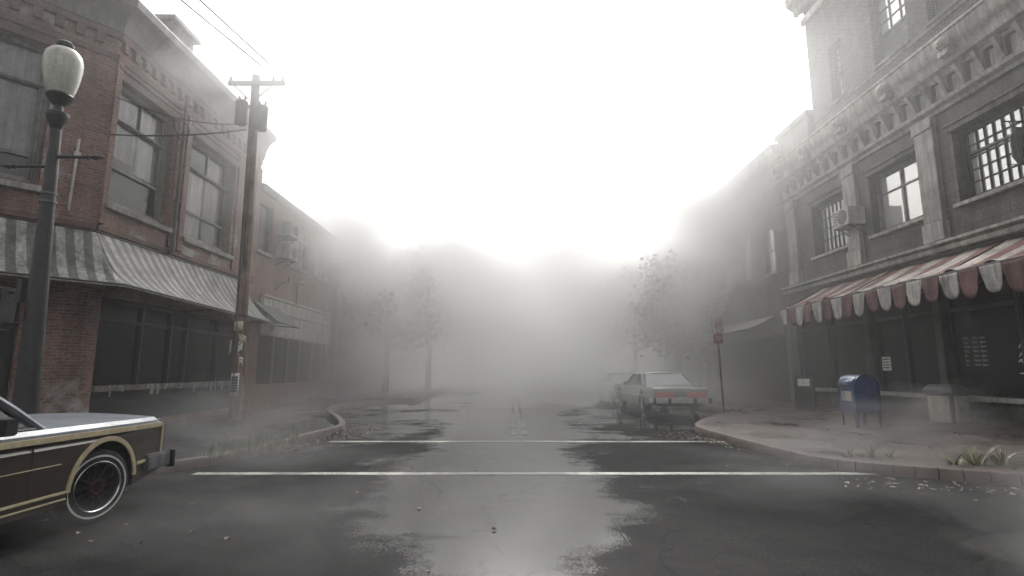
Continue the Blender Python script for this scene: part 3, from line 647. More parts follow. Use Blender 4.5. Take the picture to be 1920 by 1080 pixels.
# small green lean-to awning beyond the grey one
A2 = thing('awning', (-9.6, 21.2, 3.4), 'small plain grey-green lean-to awning beyond the striped one', 'awning')
m = MB(); canvas_strip(m, F2.pt(.05, .02, 4.25), F2.pt(2.1, .02, 4.25), F2.pt(.05, 1.15, 3.35), F2.pt(2.1, 1.1, 3.3), 12, 6, sag=.04, wob=0)
MT['canvas_green'] = plain('canvas_green', (0.16, 0.19, 0.17), 0.7, 0.3, 4, 30, streak=.5)
m.build('canopy', 'canvas_green', A2, solid=.015)
m = MB(); m.tube([tuple(F2.pt(.05, .02, 3.4)), tuple(F2.pt(.05, 1.15, 3.35)), tuple(F2.pt(2.1, 1.1, 3.3)), tuple(F2.pt(2.1, .02, 3.4))], .02); m.build('frame', 'iron', A2)
# air conditioners
def make_ac(loc, rz, label, group, width=.9):
    t = thing('air_conditioner', loc, label, 'air conditioner', group, rz=rz, world=False)      # local: x along wall, y out of wall
    w = width / 2
    m = MB(); m.box(-w, w, 0.02, .62, 0, .62); m.build('casing', 'ac_white', t, bevel=.015)
    m = MB(); m.lathe([(.02, 0), (.23, 0), (.25, .012), (.26, .02), (.24, .022), (.02, .014)], 20, (-.1, .612, .31), 'y'); m.build('fan', 'frame_dark', t)
    m = MB()
    for k in range(5): m.box(.2, w - .05, .62, .628, .1 + k * .1, .15 + k * .1)
    m.build('grille', 'frame_dark', t, smooth=False)
    for s in (-1, 1):
        m = MB(); m.tube([(s * w * .8, 0, -.03), (s * w * .8, .6, -.03)], .02, 6); m.tube([(s * w * .8, 0, -.35), (s * w * .8, .5, -.03)], .016, 6)
        m.build('bracket', 'iron', t)
    return t
make_ac((-10.2, 22.9, 7.3), R(-90), 'upper of the two air conditioners on the orange brick wall', 'air conditioners on the left wall')
make_ac((-10.2, 22.9, 6.3), R(-90), 'lower of the two air conditioners on the orange brick wall', 'air conditioners on the left wall')

# ================================================================== RIGHT STONE BUILDING
RB = thing('stone_building', (14, 15, 0.15), 'grey stone shop building with bossed cornice, pilasters and a brick upper storey', 'building')
FRr = FR((12, 23.0), (0, -1), (-1, 0)); LR = 19.0                     # u from the far end towards the camera: u = 23 - Y
def U(Y): return 23.0 - Y
wA = (U(13.75), U(11.15), 5.95, 7.95); wB = (U(17.2), U(14.95), 5.95, 7.95); wC = (U(20.65), U(18.35), 5.95, 7.95)
wZ = (U(10.2), U(7.7), 5.95, 7.95)
shop = [(U(22.5), U(18.2), .15, 3.9), (U(17.9), U(15.15), .15, 3.9), (U(14.9), U(10.6), .15, 3.9), (U(10.3), U(5.5), .15, 3.9)]
m = MB(FRr); facade(m, LR, 4.6, 10.4, [wA, wB, wC, wZ]); m.fr = WORLD_FR; m.quad((12, 23.0, 0), (30, 23.0, 0), (30, 23.0, 10.4), (12, 23.0, 10.4)); m.quad((12, 4.0, 0), (30, 4, 0), (30, 4, 10.4), (12, 4, 10.4)); m.build('wall', 'block_grey', RB, smooth=False)
m = MB(FRr); facade(m, LR, 0, 4.6, shop); MT['shaded_shop_stone'] = plain('shaded_shop_stone', (0.07, 0.068, 0.062), 0.7, 0.4, 1.6, 30, streak=0.6); m.build('shop_wall', 'shaded_shop_stone', RB, smooth=False)  # stone coloured darker to put the awning's shade into the shop wall
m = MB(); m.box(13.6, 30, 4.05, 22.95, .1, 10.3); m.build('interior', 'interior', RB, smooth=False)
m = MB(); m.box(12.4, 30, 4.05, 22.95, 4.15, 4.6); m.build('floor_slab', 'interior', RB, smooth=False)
m = MB(); m.box(12.05, 30, 4.02, 22.98, 10.4, 10.52); m.build('roof', 'roofing', RB, smooth=False)
prof = [(0, 9.5), (.10, 9.5), (.12, 9.58), (.30, 9.66), (.34, 9.78), (.34, 9.86), (.40, 9.94), (.47, 10.02), (.50, 10.2), (.52, 10.36), (.56, 10.38), (.56, 10.45), (0, 10.5)]
m = MB(FRr); m.extrude(prof, -.02, LR); m.build('cornice', 'stone', RB)
m = MB(FRr); m.extrude([(0, 8.62), (.08, 8.62), (.10, 8.72), (.22, 8.78), (.24, 8.88), (.10, 8.93), (0, 8.95)], -.01, LR); m.build('architrave', 'stone', RB)
m = MB(FRr); u = .12
while u < LR - .4:
    for a, wd in ((u, .14),):
        m.add([(a, .1, 9.5), (a + wd, .1, 9.5), (a + wd, .36, 9.5), (a, .36, 9.5), (a + wd * .3, .02, 8.99), (a + wd * .7, .02, 8.99), (a + wd * .7, .10, 8.99), (a + wd * .3, .10, 8.99)],
              [(0, 1, 5, 4), (1, 2, 6, 5), (2, 3, 7, 6), (3, 0, 4, 7), (4, 5, 6, 7), (0, 3, 2, 1)])
    m.build('bracket', 'stone', RB); m = MB(FRr); u += .575
m = MB(FRr); u = .28
while u < LR - .5:
    MB(FRr).box(u + .06, u + .36, .0, .035, 9.0, 9.44).build('frieze_panel', 'stone_pale', RB, bevel=.008); u += .575
for Yb in (22.1, 20.0, 17.65, 15.35, 13.02, 10.7, 8.4):
    m = MB(FRr); m.lathe([(.015, .0), (.10, .0), (.17, -.02), (.19, -.10), (.14, -.2), (.05, -.25), (.01, -.255)], 14, (0, 0, 0), 'y')
    # lathe is along y of the frame: out of the wall
    mm = MB(FRr); mm.lathe([(.20, .40), (.21, .50), (.19, .60), (.13, .68), (.05, .71), (.01, .712)], 14, (U(Yb), 0, 10.08), 'y')
    mm.box(U(Yb) - .05, U(Yb) + .05, .5, .74, 9.98, 10.1); mm.box(U(Yb) - .17, U(Yb) + .17, .35, .6, 9.74, 9.9)
    mm.build('boss', 'stone_pale', RB, bevel=.01)
for Yc in (22.0, 18.05, 14.55, 10.65, 7.3):
    m = MB(FRr); a, b = U(Yc) - .34, U(Yc) + .34
    m.box(a, b, 0, .15, 5.62, 8.3); m.box(a - .03, b + .03, 0, .19, 8.3, 8.62)
    pl = m.build('pilaster', 'stone', RB, bevel=.012)
    m = MB(FRr); m.box(a - .04, b + .04, 0, .2, 5.06, 5.6); m.build('plinth', 'stone_pale', pl, bevel=.012)
m = MB(FRr); m.extrude([(0, 4.72), (.16, 4.74), (.2, 4.8), (.2, 4.86), (.12, 4.89), (.14, 4.92), (.28, 4.95), (.28, 5.02), (0, 5.05)], 0, LR); m.build('ledge', 'stone_pale', RB)
def grid_window(root, fr, a, b, c, d, nx, ny, glass='glass_sky', rec=.28, fmat='frame_dark', bar=.03, rows=None, mid=False, trans=None):
    m = MB(fr); frame_ring(m, a, b, c, d, -rec - .06, -rec + .05, .1)
    frame_ring(m, a + .1, b - .1, c + .1, d - .1, -rec - .05, -rec + .0, .06)
    i0, i1, z0, z1 = a + .16, b - .16, c + .16, d - .16
    for k in range(1, nx):
        u = i0 + (i1 - i0) * k / nx; t = bar * (1.9 if mid and k == nx // 2 else 1); m.box(u - t / 2, u + t / 2, -rec - .05, -rec + .02, z0, z1)
    for k in range(1, ny):
        z = z0 + (z1 - z0) * k / ny if rows is None else z0 + (z1 - z0) * rows[k - 1]
        m.box(i0, i1, -rec - .045, -rec + .012, z - bar / 2, z + bar / 2)
    if trans: m.box(i0, i1, -rec - .05, -rec + .03, z0 + (z1 - z0) * trans - .035, z0 + (z1 - z0) * trans + .035)
    wn = m.build('window', fmat, root, bevel=.004)
    g = MB(fr); g.quad((a + .1, -rec - .03, c + .1), (b - .1, -rec - .03, c + .1), (b - .1, -rec - .03, d - .1), (a + .1, -rec - .03, d - .1)); g.build('pane', glass, wn, smooth=False)
    s = MB(fr); s.extrude([(-rec, c), (.12, c - .03), (.12, c - .13), (0, c - .15), (-rec, c - .15)], a - .12, b + .12); s.build('sill', 'stone_pale', wn, bevel=.008)
    s = MB(fr); s.box(a - .1, b + .1, 0, .05, d + .0, d + .15); s.box(a - .14, b + .14, 0, .1, d + .152, d + .22); s.build('lintel', 'stone_dark', wn, bevel=.008)
    return wn
grid_window(RB, FRr, *wA, 9, 5, trans=.66, mid=False)
grid_window(RB, FRr, *wB, 2, 2, rows=[.68], mid=True, bar=.05, fmat='frame_grey')
grid_window(RB, FRr, *wC, 8, 4, bar=.035)
grid_window(RB, FRr, *wZ, 8, 5, trans=.66)
# shop fronts
for (a, b, c, d) in shop:
    m = MB(FRr); m.box(a, b, -.38, -.06, c, .72); rr = m.build('stall_riser', 'block_grey', RB, smooth=False)
    m = MB(FRr); m.box(a - .05, b + .05, -.4, .12, .72, .84); m.build('shop_sill', 'stone', RB, bevel=.01)
    m = MB(FRr); n = max(2, int((b - a) / 1.5))
    for k in range(n + 1):
        u = a + (b - a - .1) * k / n; m.box(u, u + .1, -.3, -.14, .84, d)
    m.box(a + .1, b - .1, -.29, -.16, 3.1, 3.2); m.box(a + .1, b - .1, -.29, -.16, d - .1, d)
    m.build('shop_frame', 'shop_dark', RB, bevel=.008)
    m = MB(FRr); m.quad((a, -.22, .8), (b, -.22, .8), (b, -.22, d), (a, -.22, d)); m.build('shop_window', 'glass_shop', RB, smooth=False)
# door between the shop fronts
hb = bmesh.new()
for k, dy in enumerate(('Mon', 'Tue', 'Wed', 'Thu', 'Fri', 'Sat', 'Sun')):
    z = 2.36 - .118 * k
    for uu, tx in ((U(14.48), dy), (U(14.22), ' 9am' if k < 5 else '10am'), (U(13.97), '6pm' if k < 5 else '2pm')):
        me = textmesh(tx, .095, 'LEFT'); me.transform(Matrix.Translation(-ROOTLOC[RB.name]) @ wall_mtx(FRr, uu, -.205, z)); hb.from_mesh(me); bpy.data.meshes.remove(me)
hm = bpy.data.meshes.new('lettering'); hb.to_mesh(hm); hb.free(); hm.materials.append(MT['white_paint']); ho = bpy.data.objects.new('lettering', hm); COL.objects.link(ho); ho.parent = RB
m = MB(FRr)
for k in range(34):
    q = random.random(); u = U(13.05) + random.uniform(0, .55) + .15 * q; z = 1.25 + random.triangular(0, 1.25, .1)
    a = random.uniform(0, 6.28); r1, r2 = random.uniform(.03, .1), random.uniform(.012, .03)
    m.poly([(u + math.cos(a) * r1 * math.cos(t) - math.sin(a) * r2 * math.sin(t), -.212, z + math.sin(a) * r1 * math.cos(t) + math.cos(a) * r2 * math.sin(t)) for t in [i * math.pi / 4 for i in range(8)]])
m.build('painted_leaves', 'white_paint', RB, smooth=False)
NT = tag(MB(FRr).box(U(17.75), U(17.35), -.21, -.2, 1.5, 1.95).build('paper_notice', 'paper', None, smooth=False), 'pale paper notice taped to the dark shop window behind the mailbox', 'notice')
m = MB(FRr)
for k in range(4): m.box(U(17.72), U(17.4), -.2, -.198, 1.58 + .09 * k, 1.61 + .09 * k)
m.build('print', 'ink', NT, smooth=False)

# brick upper storey, set back behind the cornice
XU = 12.45
FU = FR((XU, 20.7), (0, -1), (-1, 0)); LU = 16.7
def UU(Y): return 20.7 - Y
ops_u = [(UU(19.35), UU(18.55), 11.75, 14.0), (UU(16.9), UU(15.35), 11.75, 14.6), (UU(15.1) + .55, UU(13.3) + .3, 11.75, 14.6), (UU(11.8), UU(10.2), 11.75, 14.6)]
m = MB(FU); facade(m, LU, 10.45, 17.1, ops_u); m.fr = WORLD_FR; m.quad((XU, 20.7, 10.45), (30, 20.7, 10.45), (30, 20.7, 17.1), (XU, 20.7, 17.1)); m.quad((XU, 4.0, 10.45), (30, 4.0, 10.45), (30, 4, 17.1), (XU, 4, 17.1)); m.build('upper_wall', 'brick_grey', RB, smooth=False)
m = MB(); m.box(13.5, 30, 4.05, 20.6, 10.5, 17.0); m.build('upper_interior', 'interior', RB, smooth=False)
m = MB(FU); m.extrude([(0, 16.0), (.1, 16.0), (.14, 16.2), (.1, 16.3), (0, 16.32)], -.1, LU); m.extrude([(0, 16.7), (.15, 16.72), (.2, 16.95), (.45, 17.15), (.5, 17.5), (.3, 17.6), (-1.5, 17.6), (-1.5, 16.9), (0, 16.9)], -.5, LU); m.build('upper_cornice', 'stone', RB)
for k, o in enumerate(ops_u):
    a, b, c, d = o
    m = MB(FU); frame_ring(m, a, b, c, d, -.36, -.24, .07)
    zr = c + (d - c) * (.5 if k == 0 else .38); m.box(a + .07, b - .07, -.35, -.25, zr - .04, zr + .04)
    for q in range(1, 3): m.box(a + .07 + (b - a - .14) * q / 3 - .015, a + .07 + (b - a - .14) * q / 3 + .015, -.34, -.27, c + .07 if k == 0 else zr, d - .07)
    for q in range(1, 4): m.box(a + .07, b - .07, -.335, -.275, zr + (d - zr) * q / 4 - .015, zr + (d - zr) * q / 4 + .015)
    if k == 0: m.box(a + .07, b - .07, -.335, -.275, (c + zr) / 2 - .015, (c + zr) / 2 + .015)
    wn = m.build('window', 'frame_dark', RB, bevel=.004)
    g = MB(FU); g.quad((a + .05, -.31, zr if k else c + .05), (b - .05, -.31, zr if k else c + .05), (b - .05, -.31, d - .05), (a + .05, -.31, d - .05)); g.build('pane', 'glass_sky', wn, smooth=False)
    if k:
        g = MB(FU); g.box(a + .07, b - .07, -.33, -.28, c + .07, zr - .04)
        MT.setdefault('board_green', plain('board_green', (0.05, 0.055, 0.05), .6, .3, streak=.4)); g.build('lower_panel', 'board_green', wn, smooth=False)
    s = MB(FU); s.box(a - .05, b + .05, -.25, .07, c - .1, c); s.build('sill', 'stone_dark', wn, bevel=.008)
m = MB(FU); m.extrude([(0, 11.5), (.04, 11.5), (.05, 11.6), (0, 11.62)], 0, LU); m.build('upper_string_course', 'stone_dark', RB)

# its red and white awning
AR = thing('awning', (10.6, 14, 3.8), 'tattered red and white striped awning with rounded valance flaps on the stone building', 'awning')
y0, y1 = 20.35, 5.0; XA = 10.3
m = MB()
def tatter(i, j):
    Y = y0 + (y1 - y0) * i
    ztop = 4.62; zb = 3.80
    x = 11.98 + (XA - 11.98) * j; z = ztop + (zb - ztop) * j
    z += -.07 * math.sin(math.pi * j) + .035 * math.sin(Y * 5.1 + 1.3 * j) * j + .03 * mnoise.noise(Vector((Y * 1.3, j * 3, 0)))
    if j > .93: z += .045 * math.sin(Y * 9.3) * math.sin(Y * 2.1)
    return (x, Y, z)
m.grid(tatter, 150, 10)
cv = m.build('canopy', 'awning_red', AR, solid=.012)
flw = .55
nfl = int((y0 - y1) / flw)
MT['flap_white'] = plain('flap_white', (0.42, 0.40, 0.37), .7, .35, 3, 40, streak=.6); MT['flap_red'] = plain('flap_red', (0.15, 0.07, 0.065), .7, .35, 3, 40, streak=.6)
for part in range(2):
    for k in range(part, nfl, 2):
        m = MB()
        a = y0 - k * flw; b = a - flw * .97
        ln = .68 + random.uniform(-.06, .05); sw = random.uniform(-.05, .06); base = Vector((XA - .01, 0, 3.79))
        def fl(i, j, a=a, b=b, ln=ln, sw=sw):
            t = i * 2 - 1; hh = ln * (.5 + .5 * math.sqrt(max(0, 1 - abs(t) ** 2.6))) * j
            return (XA - .012 + sw * j * j + .018 * math.cos(t * 2.2) * j, a + (b - a) * (i + (.5 - i) * .12 * j ** 2) + .012 * math.sin(j * 3 + a * 9), 3.80 - hh + .045 * math.sin(a * 9.3) * math.sin(a * 2.1) * (1 - j))
        m.grid(fl, 12, 8); m.build('valance_flap', 'flap_white' if part == 0 else 'flap_red', AR, solid=.008)
m = MB(); m.tube([(XA, y0, 3.78), (XA, y1, 3.78)], .022); m.tube([(11.95, y0, 4.64), (11.95, y1, 4.64)], .03)
for Y in (y0 - .02, 16.5, 12.6, 8.8): m.tube([(11.98, Y, 3.75), (XA, Y, 3.77)], .02); m.tube([(11.96, Y, 4.62), (XA, Y, 3.76)], .018)
m.build('frame', 'iron', AR)
for p in cv.data.polygons:
    for li in p.loop_indices:
        w = cv.data.vertices[cv.data.loops[li].vertex_index].co; cv.data.uv_layers[0].data[li].uv = (-(w.y + 14 - y0), w.z)
make_ac((12.0, 17.9, 6.42), R(90), 'boxy air conditioner on the stone wall between the right windows', None, .86)

# hanging shop sign
HS = thing('hanging_sign', (11.5, 11.2, 5.9), 'grey hanging shop sign with cut corners on an iron rod beside the big right window', 'sign')
FS = FR((0, 11.2), (1, 0), (0, -1))
m = MB(FS); c0, c1, d0, d1 = 11.06, 12.7, 5.98, 6.86
prof = [(c0 + .06, d1 - .0), (c0 + .06, d1 - .14), (c0, d1 - .2), (c0, d0 + .2), (c0 + .14, d0), (c1, d0), (c1, d1)]
pts = prof; n = len(pts)
m.poly([(u, .02, z) for u, z in pts]); m.poly([(u, -.02, z) for u, z in reversed(pts)])
for i in range(n):
    a, b = pts[i], pts[(i + 1) % n]; m.quad((a[0], .02, a[1]), (b[0], .02, b[1]), (b[0], -.02, b[1]), (a[0], -.02, a[1]))
m.build('board', 'sign_grey', HS, smooth=False)
m = MB(FS); m.tube([(10.95, 0, 7.0), (12.0, 0, 7.0)], .018); m.tube([(11.1, 0, 7.0), (11.13, 0, 6.84)], .01); m.tube([(11.8, 0, 7.0), (11.8, 0, 6.84)], .01); m.tube([(10.9, 0, 6.0), (12.0, 0, 5.96)], .01); m.build('rod', 'iron', HS)
textobj('lettering', 'B', .25, 'ink', wall_mtx(FS, 11.3, .021, 6.60), HS, 'LEFT'); textobj('lettering', 'Ja', .28, 'ink', wall_mtx(FS, 11.26, .021, 6.31), HS, 'LEFT')

# ================================================================== FARTHER BUILDINGS
def simple_building(label, fr, L, z1, depth, mat, rows, corn='stone', name='shop_building', pitch=2.6, ww=1.3):
    P = fr.pt(L / 2, -depth / 2, .15)
    root = thing(name, tuple(P), label, 'building')
    ops = []; n = int(L // pitch)
    for zr0, zr1 in rows:
        for k in range(n):
            u = (L - n * pitch) / 2 + k * pitch + (pitch - ww) / 2; ops.append((u, u + ww, zr0, zr1))
    m = MB(fr); facade(m, L, 0, z1, ops + [(.5, L - .5, .15, 3.0)], .3)
    for u in (0, L): m.quad((u, 0, 0), (u, -depth, 0), (u, -depth, z1), (u, 0, z1))
    m.build('wall', mat, root, smooth=False)
    m = MB(fr); m.box(.05, L - .05, -depth, -.5, .1, z1 - .05); m.build('interior', 'interior', root, smooth=False)
    m = MB(fr); m.extrude([(0, z1 - .5), (.1, z1 - .45), (.3, z1 - .1), (.34, z1 + .1), (-.4, z1 + .14), (-.4, z1 - .3)], -.1, L + .1); m.build('cornice', corn, root)
    for a, b, c, d in ops:
        m = MB(fr); frame_ring(m, a, b, c, d, -.2, -.1, .07); m.box(a + .07, b - .07, -.19, -.11, (c + d) / 2 - .04, (c + d) / 2 + .04); wn = m.build('window', 'frame_grey', root, smooth=False)
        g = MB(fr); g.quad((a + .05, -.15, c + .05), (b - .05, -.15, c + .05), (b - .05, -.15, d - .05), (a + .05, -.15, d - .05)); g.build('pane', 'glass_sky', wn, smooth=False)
        s = MB(fr); s.box(a - .1, b + .1, -.1, .1, c - .13, c); s.build('sill', 'stone', wn, smooth=False)
    m = MB(fr); m.quad((.5, -.2, .15), (L - .5, -.2, .15), (L - .5, -.2, 3.0), (.5, -.2, 3.0)); m.build('shop_window', 'glass_shop', root, smooth=False)
    m = MB(fr); m.box(.4, L - .4, .02, .12, 3.05, 3.7); m.build('fascia', 'sign_grey', root, bevel=.01)
    return root
F3 = FR((12.1, 33.5), (0, -1), (-1, 0))
simple_building('plain grey building with a stepped parapet beyond the stone building', F3, 10.4, 11.6, 10, 'stone_dark', [(6.0, 8.2)], pitch=2.55, ww=.95)
m = MB(); m.box(12.3, 14, 20.9, 23.4, 10.5, 12.0); m.box(12.2, 14.1, 20.8, 23.5, 12.0, 12.25); m.build('parapet', 'stone_dark', RB, bevel=.02)
F4 = FR((11.6, 41), (0, -1), (-1, 0)); simple_building('low pale building deep in the fog on the right', F4, 7.2, 8.5, 10, 'stone', [(5.4, 7.2)])
F5 = FR((-9.9, 29.9), (0, 1), (1, 0)); simple_building('dark red brick building deep in the fog on the left', F5, 12, 7.4, 10, 'brick_red', [(4.4, 6.4)])

# striped lean-to in the fog on the right, under the far building
A3 = thing('awning', (11, 29, 3.2), 'pale awning fading into the fog behind the sign post', 'awning')
m = MB(); canvas_strip(m, (12.1, 32, 4.0), (12.1, 24.5, 4.0), (10.6, 32, 3.3), (10.6, 24.5, 3.35), 30, 5, .05, .02); m.build('canopy', 'flap_white', A3, solid=.012)
m = MB(); m.tube([(12.0, 32, 3.35), (10.6, 32, 3.3), (10.6, 24.5, 3.35), (12.0, 24.5, 3.35)], .02); m.build('frame', 'iron', A3)

# ================================================================== STREET LAMP
def make_lamp():
    bx, by = -6.36, 7.15
    t = thing('street_lamp', (bx, by, .15), 'black iron street lamp with an acorn milk-glass globe and a crossbar', 'street lamp', world=False)
    t.rotation_euler = (0, R(-1.5), 0)
    z = lambda y: at_depth(120, y, by).z - .15
    m = MB(); m.lathe([(.24, 0), (.24, .12), (.21, .18), (.19, .5), (.21, .55), (.17, .62), (.145, .75), (.14, 1.1)], 12); m.build('base', 'iron', t)
    m = MB(); m.lathe([(.138, 1.08), (.115, 2.4), (.088, z(400)), (.066, z(240))], 12); m.build('pole', 'iron', t)
    m = MB(); m.lathe([(.066, z(243)), (.085, z(234)), (.125, z(224)), (.14, z(218)), (.135, z(213)), (.06, z(209)), (.055, z(199)), (.09, z(195)), (.14, z(187)), (.165, z(181)), (.155, z(178)), (.14, z(178))], 16); m.build('capital', 'iron', t)
    m = MB(); m.lathe([(.14, z(179)), (.175, z(168)), (.205, z(152)), (.232, z(130)), (.236, z(116)), (.215, z(104)), (.16, z(96)), (.09, z(94.5))], 28); m.build('globe', 'globe', t)
    m = MB(); m.lathe([(.135, z(96)), (.14, z(94)), (.09, z(93)), (.085, z(90)), (.105, z(88)), (.108, z(83)), (.07, z(79)), (.02, z(78))], 16); m.build('cap', 'iron', t)
    m = MB(); zc = z(303)
    for s in (-1, 1):
        d = Vector((s, .12 * s, 0)).normalized(); up = Vector((0, 0, zc + s * .075))
        m.tube([tuple(up), tuple(d * .52 + up)], .024)
        p = d * .52; m.tube([tuple(p + up), tuple(p + d * .03 + up), tuple(p + d * .06 + up), tuple(p + d * .14 + up)], [.03, .042, .03, .01])
        p = d * .45; m.tube([tuple(p + up), tuple(p + d * .03 + up)], [.038, .038])
    m.build('crossbar', 'iron', t)
    m = MB(); m.lathe([(.10, z(365)), (.10, z(362)), (.085, z(362))], 12); m.lathe([(.103, z(381)), (.103, z(378)), (.09, z(378))], 12); m.build('strap', 'steel_grey', t)
    return t
make_lamp()
# pedestrian signal hung from the lamp post
PS = thing('pedestrian_signal', (-7.0, 7.15, 2.0), 'black hooded pedestrian signal bracketed to the street lamp post', 'traffic signal', world=True)
m = MB(); m.box(-7.12, -6.80, 7.0, 7.3, 2.05, 2.62); m.build('housing', 'iron', PS, bevel=.03, seg=2)
m = MB(); m.extrude([(-7.0, 2.62), (-6.72, 2.66), (-6.72, 2.60), (-6.97, 2.2), (-7.0, 2.2)], 0, 0) if False else m.tube([(-6.98, 7.0, 2.34), (-6.98, 6.78, 2.34)], .17, 16, cap=False); m.build('visor', 'iron', PS, solid=.01)
m = MB(); m.tube([(-6.82, 7.15, 2.55), (-6.6, 7.15, 2.55)], .025); m.tube([(-6.82, 7.15, 2.12), (-6.6, 7.15, 2.12)], .025); m.box(-6.63, -6.56, 7.05, 7.25, 2.4, 2.72); m.build('bracket', 'iron', PS)
m = MB(); m.lathe([(.15, 0), (.13, -.02), (.02, -.03)], 16, (-6.98, 7.0, 2.34), 'y'); m.build('lens', 'hub', PS)

# ================================================================== UTILITY POLE
UP = thing('utility_pole', (-7.7, 15.22, .15), 'weathered wooden utility pole plastered with torn flyers on the left pavement', 'utility pole')
P0 = Vector((-7.7, 15.22, .14)); P1 = Vector((-7.86, 15.2, 10.45))
m = MB(); m.tube([tuple(P0.lerp(P1, t)) for t in (0, .2, .4, .6, .8, 1)], [.185, .17, .155, .14, .13, .12], 14); m.build('pole', 'wood_pole', UP)
m = MB(); m.box(-8.62, -6.9, 15.02, 15.10, 10.06, 10.2); m.build('crossarm', 'wood_grey', UP, bevel=.008)
for s in (-1, 1):
    m = MB(); m.tube([(-7.86 + s * .6, 15.06, 10.08), (-7.86 + s * .1, 15.06, 9.6)], .02, 6); m.build('brace', 'steel_grey', UP)
for x in (-8.55, -7.25, -6.98):
    m = MB(); m.lathe([(.02, 0), (.045, .02), (.05, .06), (.03, .09), (.045, .12), (.02, .16)], 10, (x, 15.06, 10.2)); m.build('insulator', 'ceramic', UP)
for x, z in ((-8.2, 8.85), (-7.50, 8.6)):
    m = MB(); c = (x, 15.15 if x < -8 else 15.0, z); m.lathe([(.02, 0), (.155, .0), (.168, .03), (.168, .66), (.18, .68), (.18, .71), (.13, .76), (.02, .79)], 18, c)
    tr = m.build('transformer', 'steel_grey', UP)
    m = MB()
    for dx in (-.09, .09): m.lathe([(.02, .74), (.04, .77), (.028, .82), (.04, .85), (.02, .92)], 8, (c[0] + dx, c[1], c[2]))
    m.build('bushing', 'ceramic', tr)
    m = MB(); m.box(min(x, -7.83), max(x, -7.83), 15.1, 15.16, z + .5, z + .6); m.build('bracket', 'steel_grey', tr)
m = MB(); m.tube([(-7.70, 15.03, .2), (-7.77, 15.03, 4.2), (-7.80, 15.03, 7.6)], .022, 6); m.build('conduit', 'steel_grey', UP)
m = MB(); m.lathe([(.185, 0), (.19, .02), (.185, .05), (.16, .05)], 14, (-7.735, 15.22, 3.02)); m.build('band', 'iron', UP)
# flyers
def flyer(label, u, z, w, h, mat, rot=0.0, lines=3, torn=.25, out=.0, text=None):
    rad = .198 + out; pz = P0.lerp(P1, (z - .14) / 10.3)
    t = thing('paper_flyer', (pz.x, pz.y, z), label, 'flyer', 'flyers on the utility pole')
    m = MB(); random.seed(int(z * 100))
    jag = [random.uniform(0, torn) * h for _ in range(7)]
    def fn(i, j):
        a = -math.pi / 2 + u + (i - .5) * w / rad
        y0_ = jag[int(i * 6)] if True else 0
        zz = z - h / 2 + y0_ + (h - y0_) * j + (i - .5) * w * rot
        return (pz.x + rad * math.cos(a) , pz.y + rad * math.sin(a), zz)
    m.grid(fn, 6, 2); m.build('sheet', mat, t, solid=.003)
    if lines:
        m = MB()
        for k in range(lines):
            zz = z + h * (.32 - .62 * k / max(1, lines - 1) * .9)
            def ln(i, j, zz=zz): a = -math.pi / 2 + u + (i - .5) * w * .7 / rad; return (pz.x + (rad + .004) * math.cos(a), pz.y + (rad + .004) * math.sin(a), zz + (j - .5) * h * .09 + (i - .5) * w * rot)
            m.grid(ln, 5, 1)
        m.build('print', 'ink', t, smooth=False)
flyer('blank yellowed flyer, topmost on the pole', .1, 2.72, .26, .32, 'paper_yellow', 0, 0)
flyer('scrap of pale flyer curling off the right side of the pole', .75, 2.38, .2, .22, 'paper_yellow', -.3, 1, .5, .03)
flyer('white flyer with black print jutting left of the pole', -.85, 2.12, .24, .36, 'paper', .5, 3, .3, .07)
flyer('narrow torn white strip on the right of the pole', .55, 2.13, .12, .42, 'paper', .9, 2, .6, .01)
flyer('small torn white strip below the others on the right', .75, 1.72, .1, .3, 'paper', -.5, 1, .6, .01)
flyer('long white poster with black print low on the pole', .05, 1.10, .24, .66, 'paper', .05, 6, .12, .0)
random.seed(11)
# wires
def cable(name, label, pts, r, cat='cable', group=None, sag=0.0, n=14):
    pts = [Vector(p) for p in pts]; path = []
    for i in range(len(pts) - 1):
        for k in range(n):
            t = k / n; p = pts[i].lerp(pts[i + 1], t); p.z -= sag * 4 * t * (1 - t); path.append(tuple(p))
    path.append(tuple(pts[-1])); m = MB(); m.tube(path, r, 6); return tag(m.build(name, 'cable', uvs=False), label, cat, group)
q1 = at_depth(340, 0, 7.5); q2 = at_depth(375, 0, 7.5)
i1 = Vector((-7.25, 15.06, 10.36)); i2 = Vector((-6.98, 15.06, 10.36))
e1 = i1 + (q1 - i1) * 2.6; e2 = i2 + (q2 - i2) * 2.6
cable('power_line', 'overhead power line running from the pole top, left of the pair', [tuple(e1), tuple(q1), tuple(i1)], .014, 'power line', 'overhead power lines')
cable('power_line', 'overhead power line running from the pole top, right of the pair', [tuple(e2), tuple(q2), tuple(i2)], .014, 'power line', 'overhead power lines')
def at_x(x, y, X): r = ray(x, y); t = X / r.x; return Vector((X, r.y * t, CAM_H + r.z * t))
wa = at_x(205, 252, -10.15); wb = at_x(218, 182, -10.15)
pa = tuple(at_depth(462, 243, 15.05)); pb = tuple(at_depth(464, 232, 15.05))
cable('service_cable', 'straight service cable from the pole to the brick wall', [pa, tuple(wa)], .022, sag=.1)
cable('service_cable', 'upper sagging service cable from the pole to the brick wall', [pb, tuple(wb)], .016, sag=.25)
m = MB(); c = Vector(pa).lerp(wa, .52)
m.tube([tuple(c + Vector((.05 * math.sin(q * 2), .33 * math.cos(q), .27 * math.sin(q) + .05))) for q in [i * .35 for i in range(20)]], .012, 6)
tag(m.build('cable_coil', 'cable', uvs=False), 'loop of spare cable hanging between pole and brick wall', 'cable')

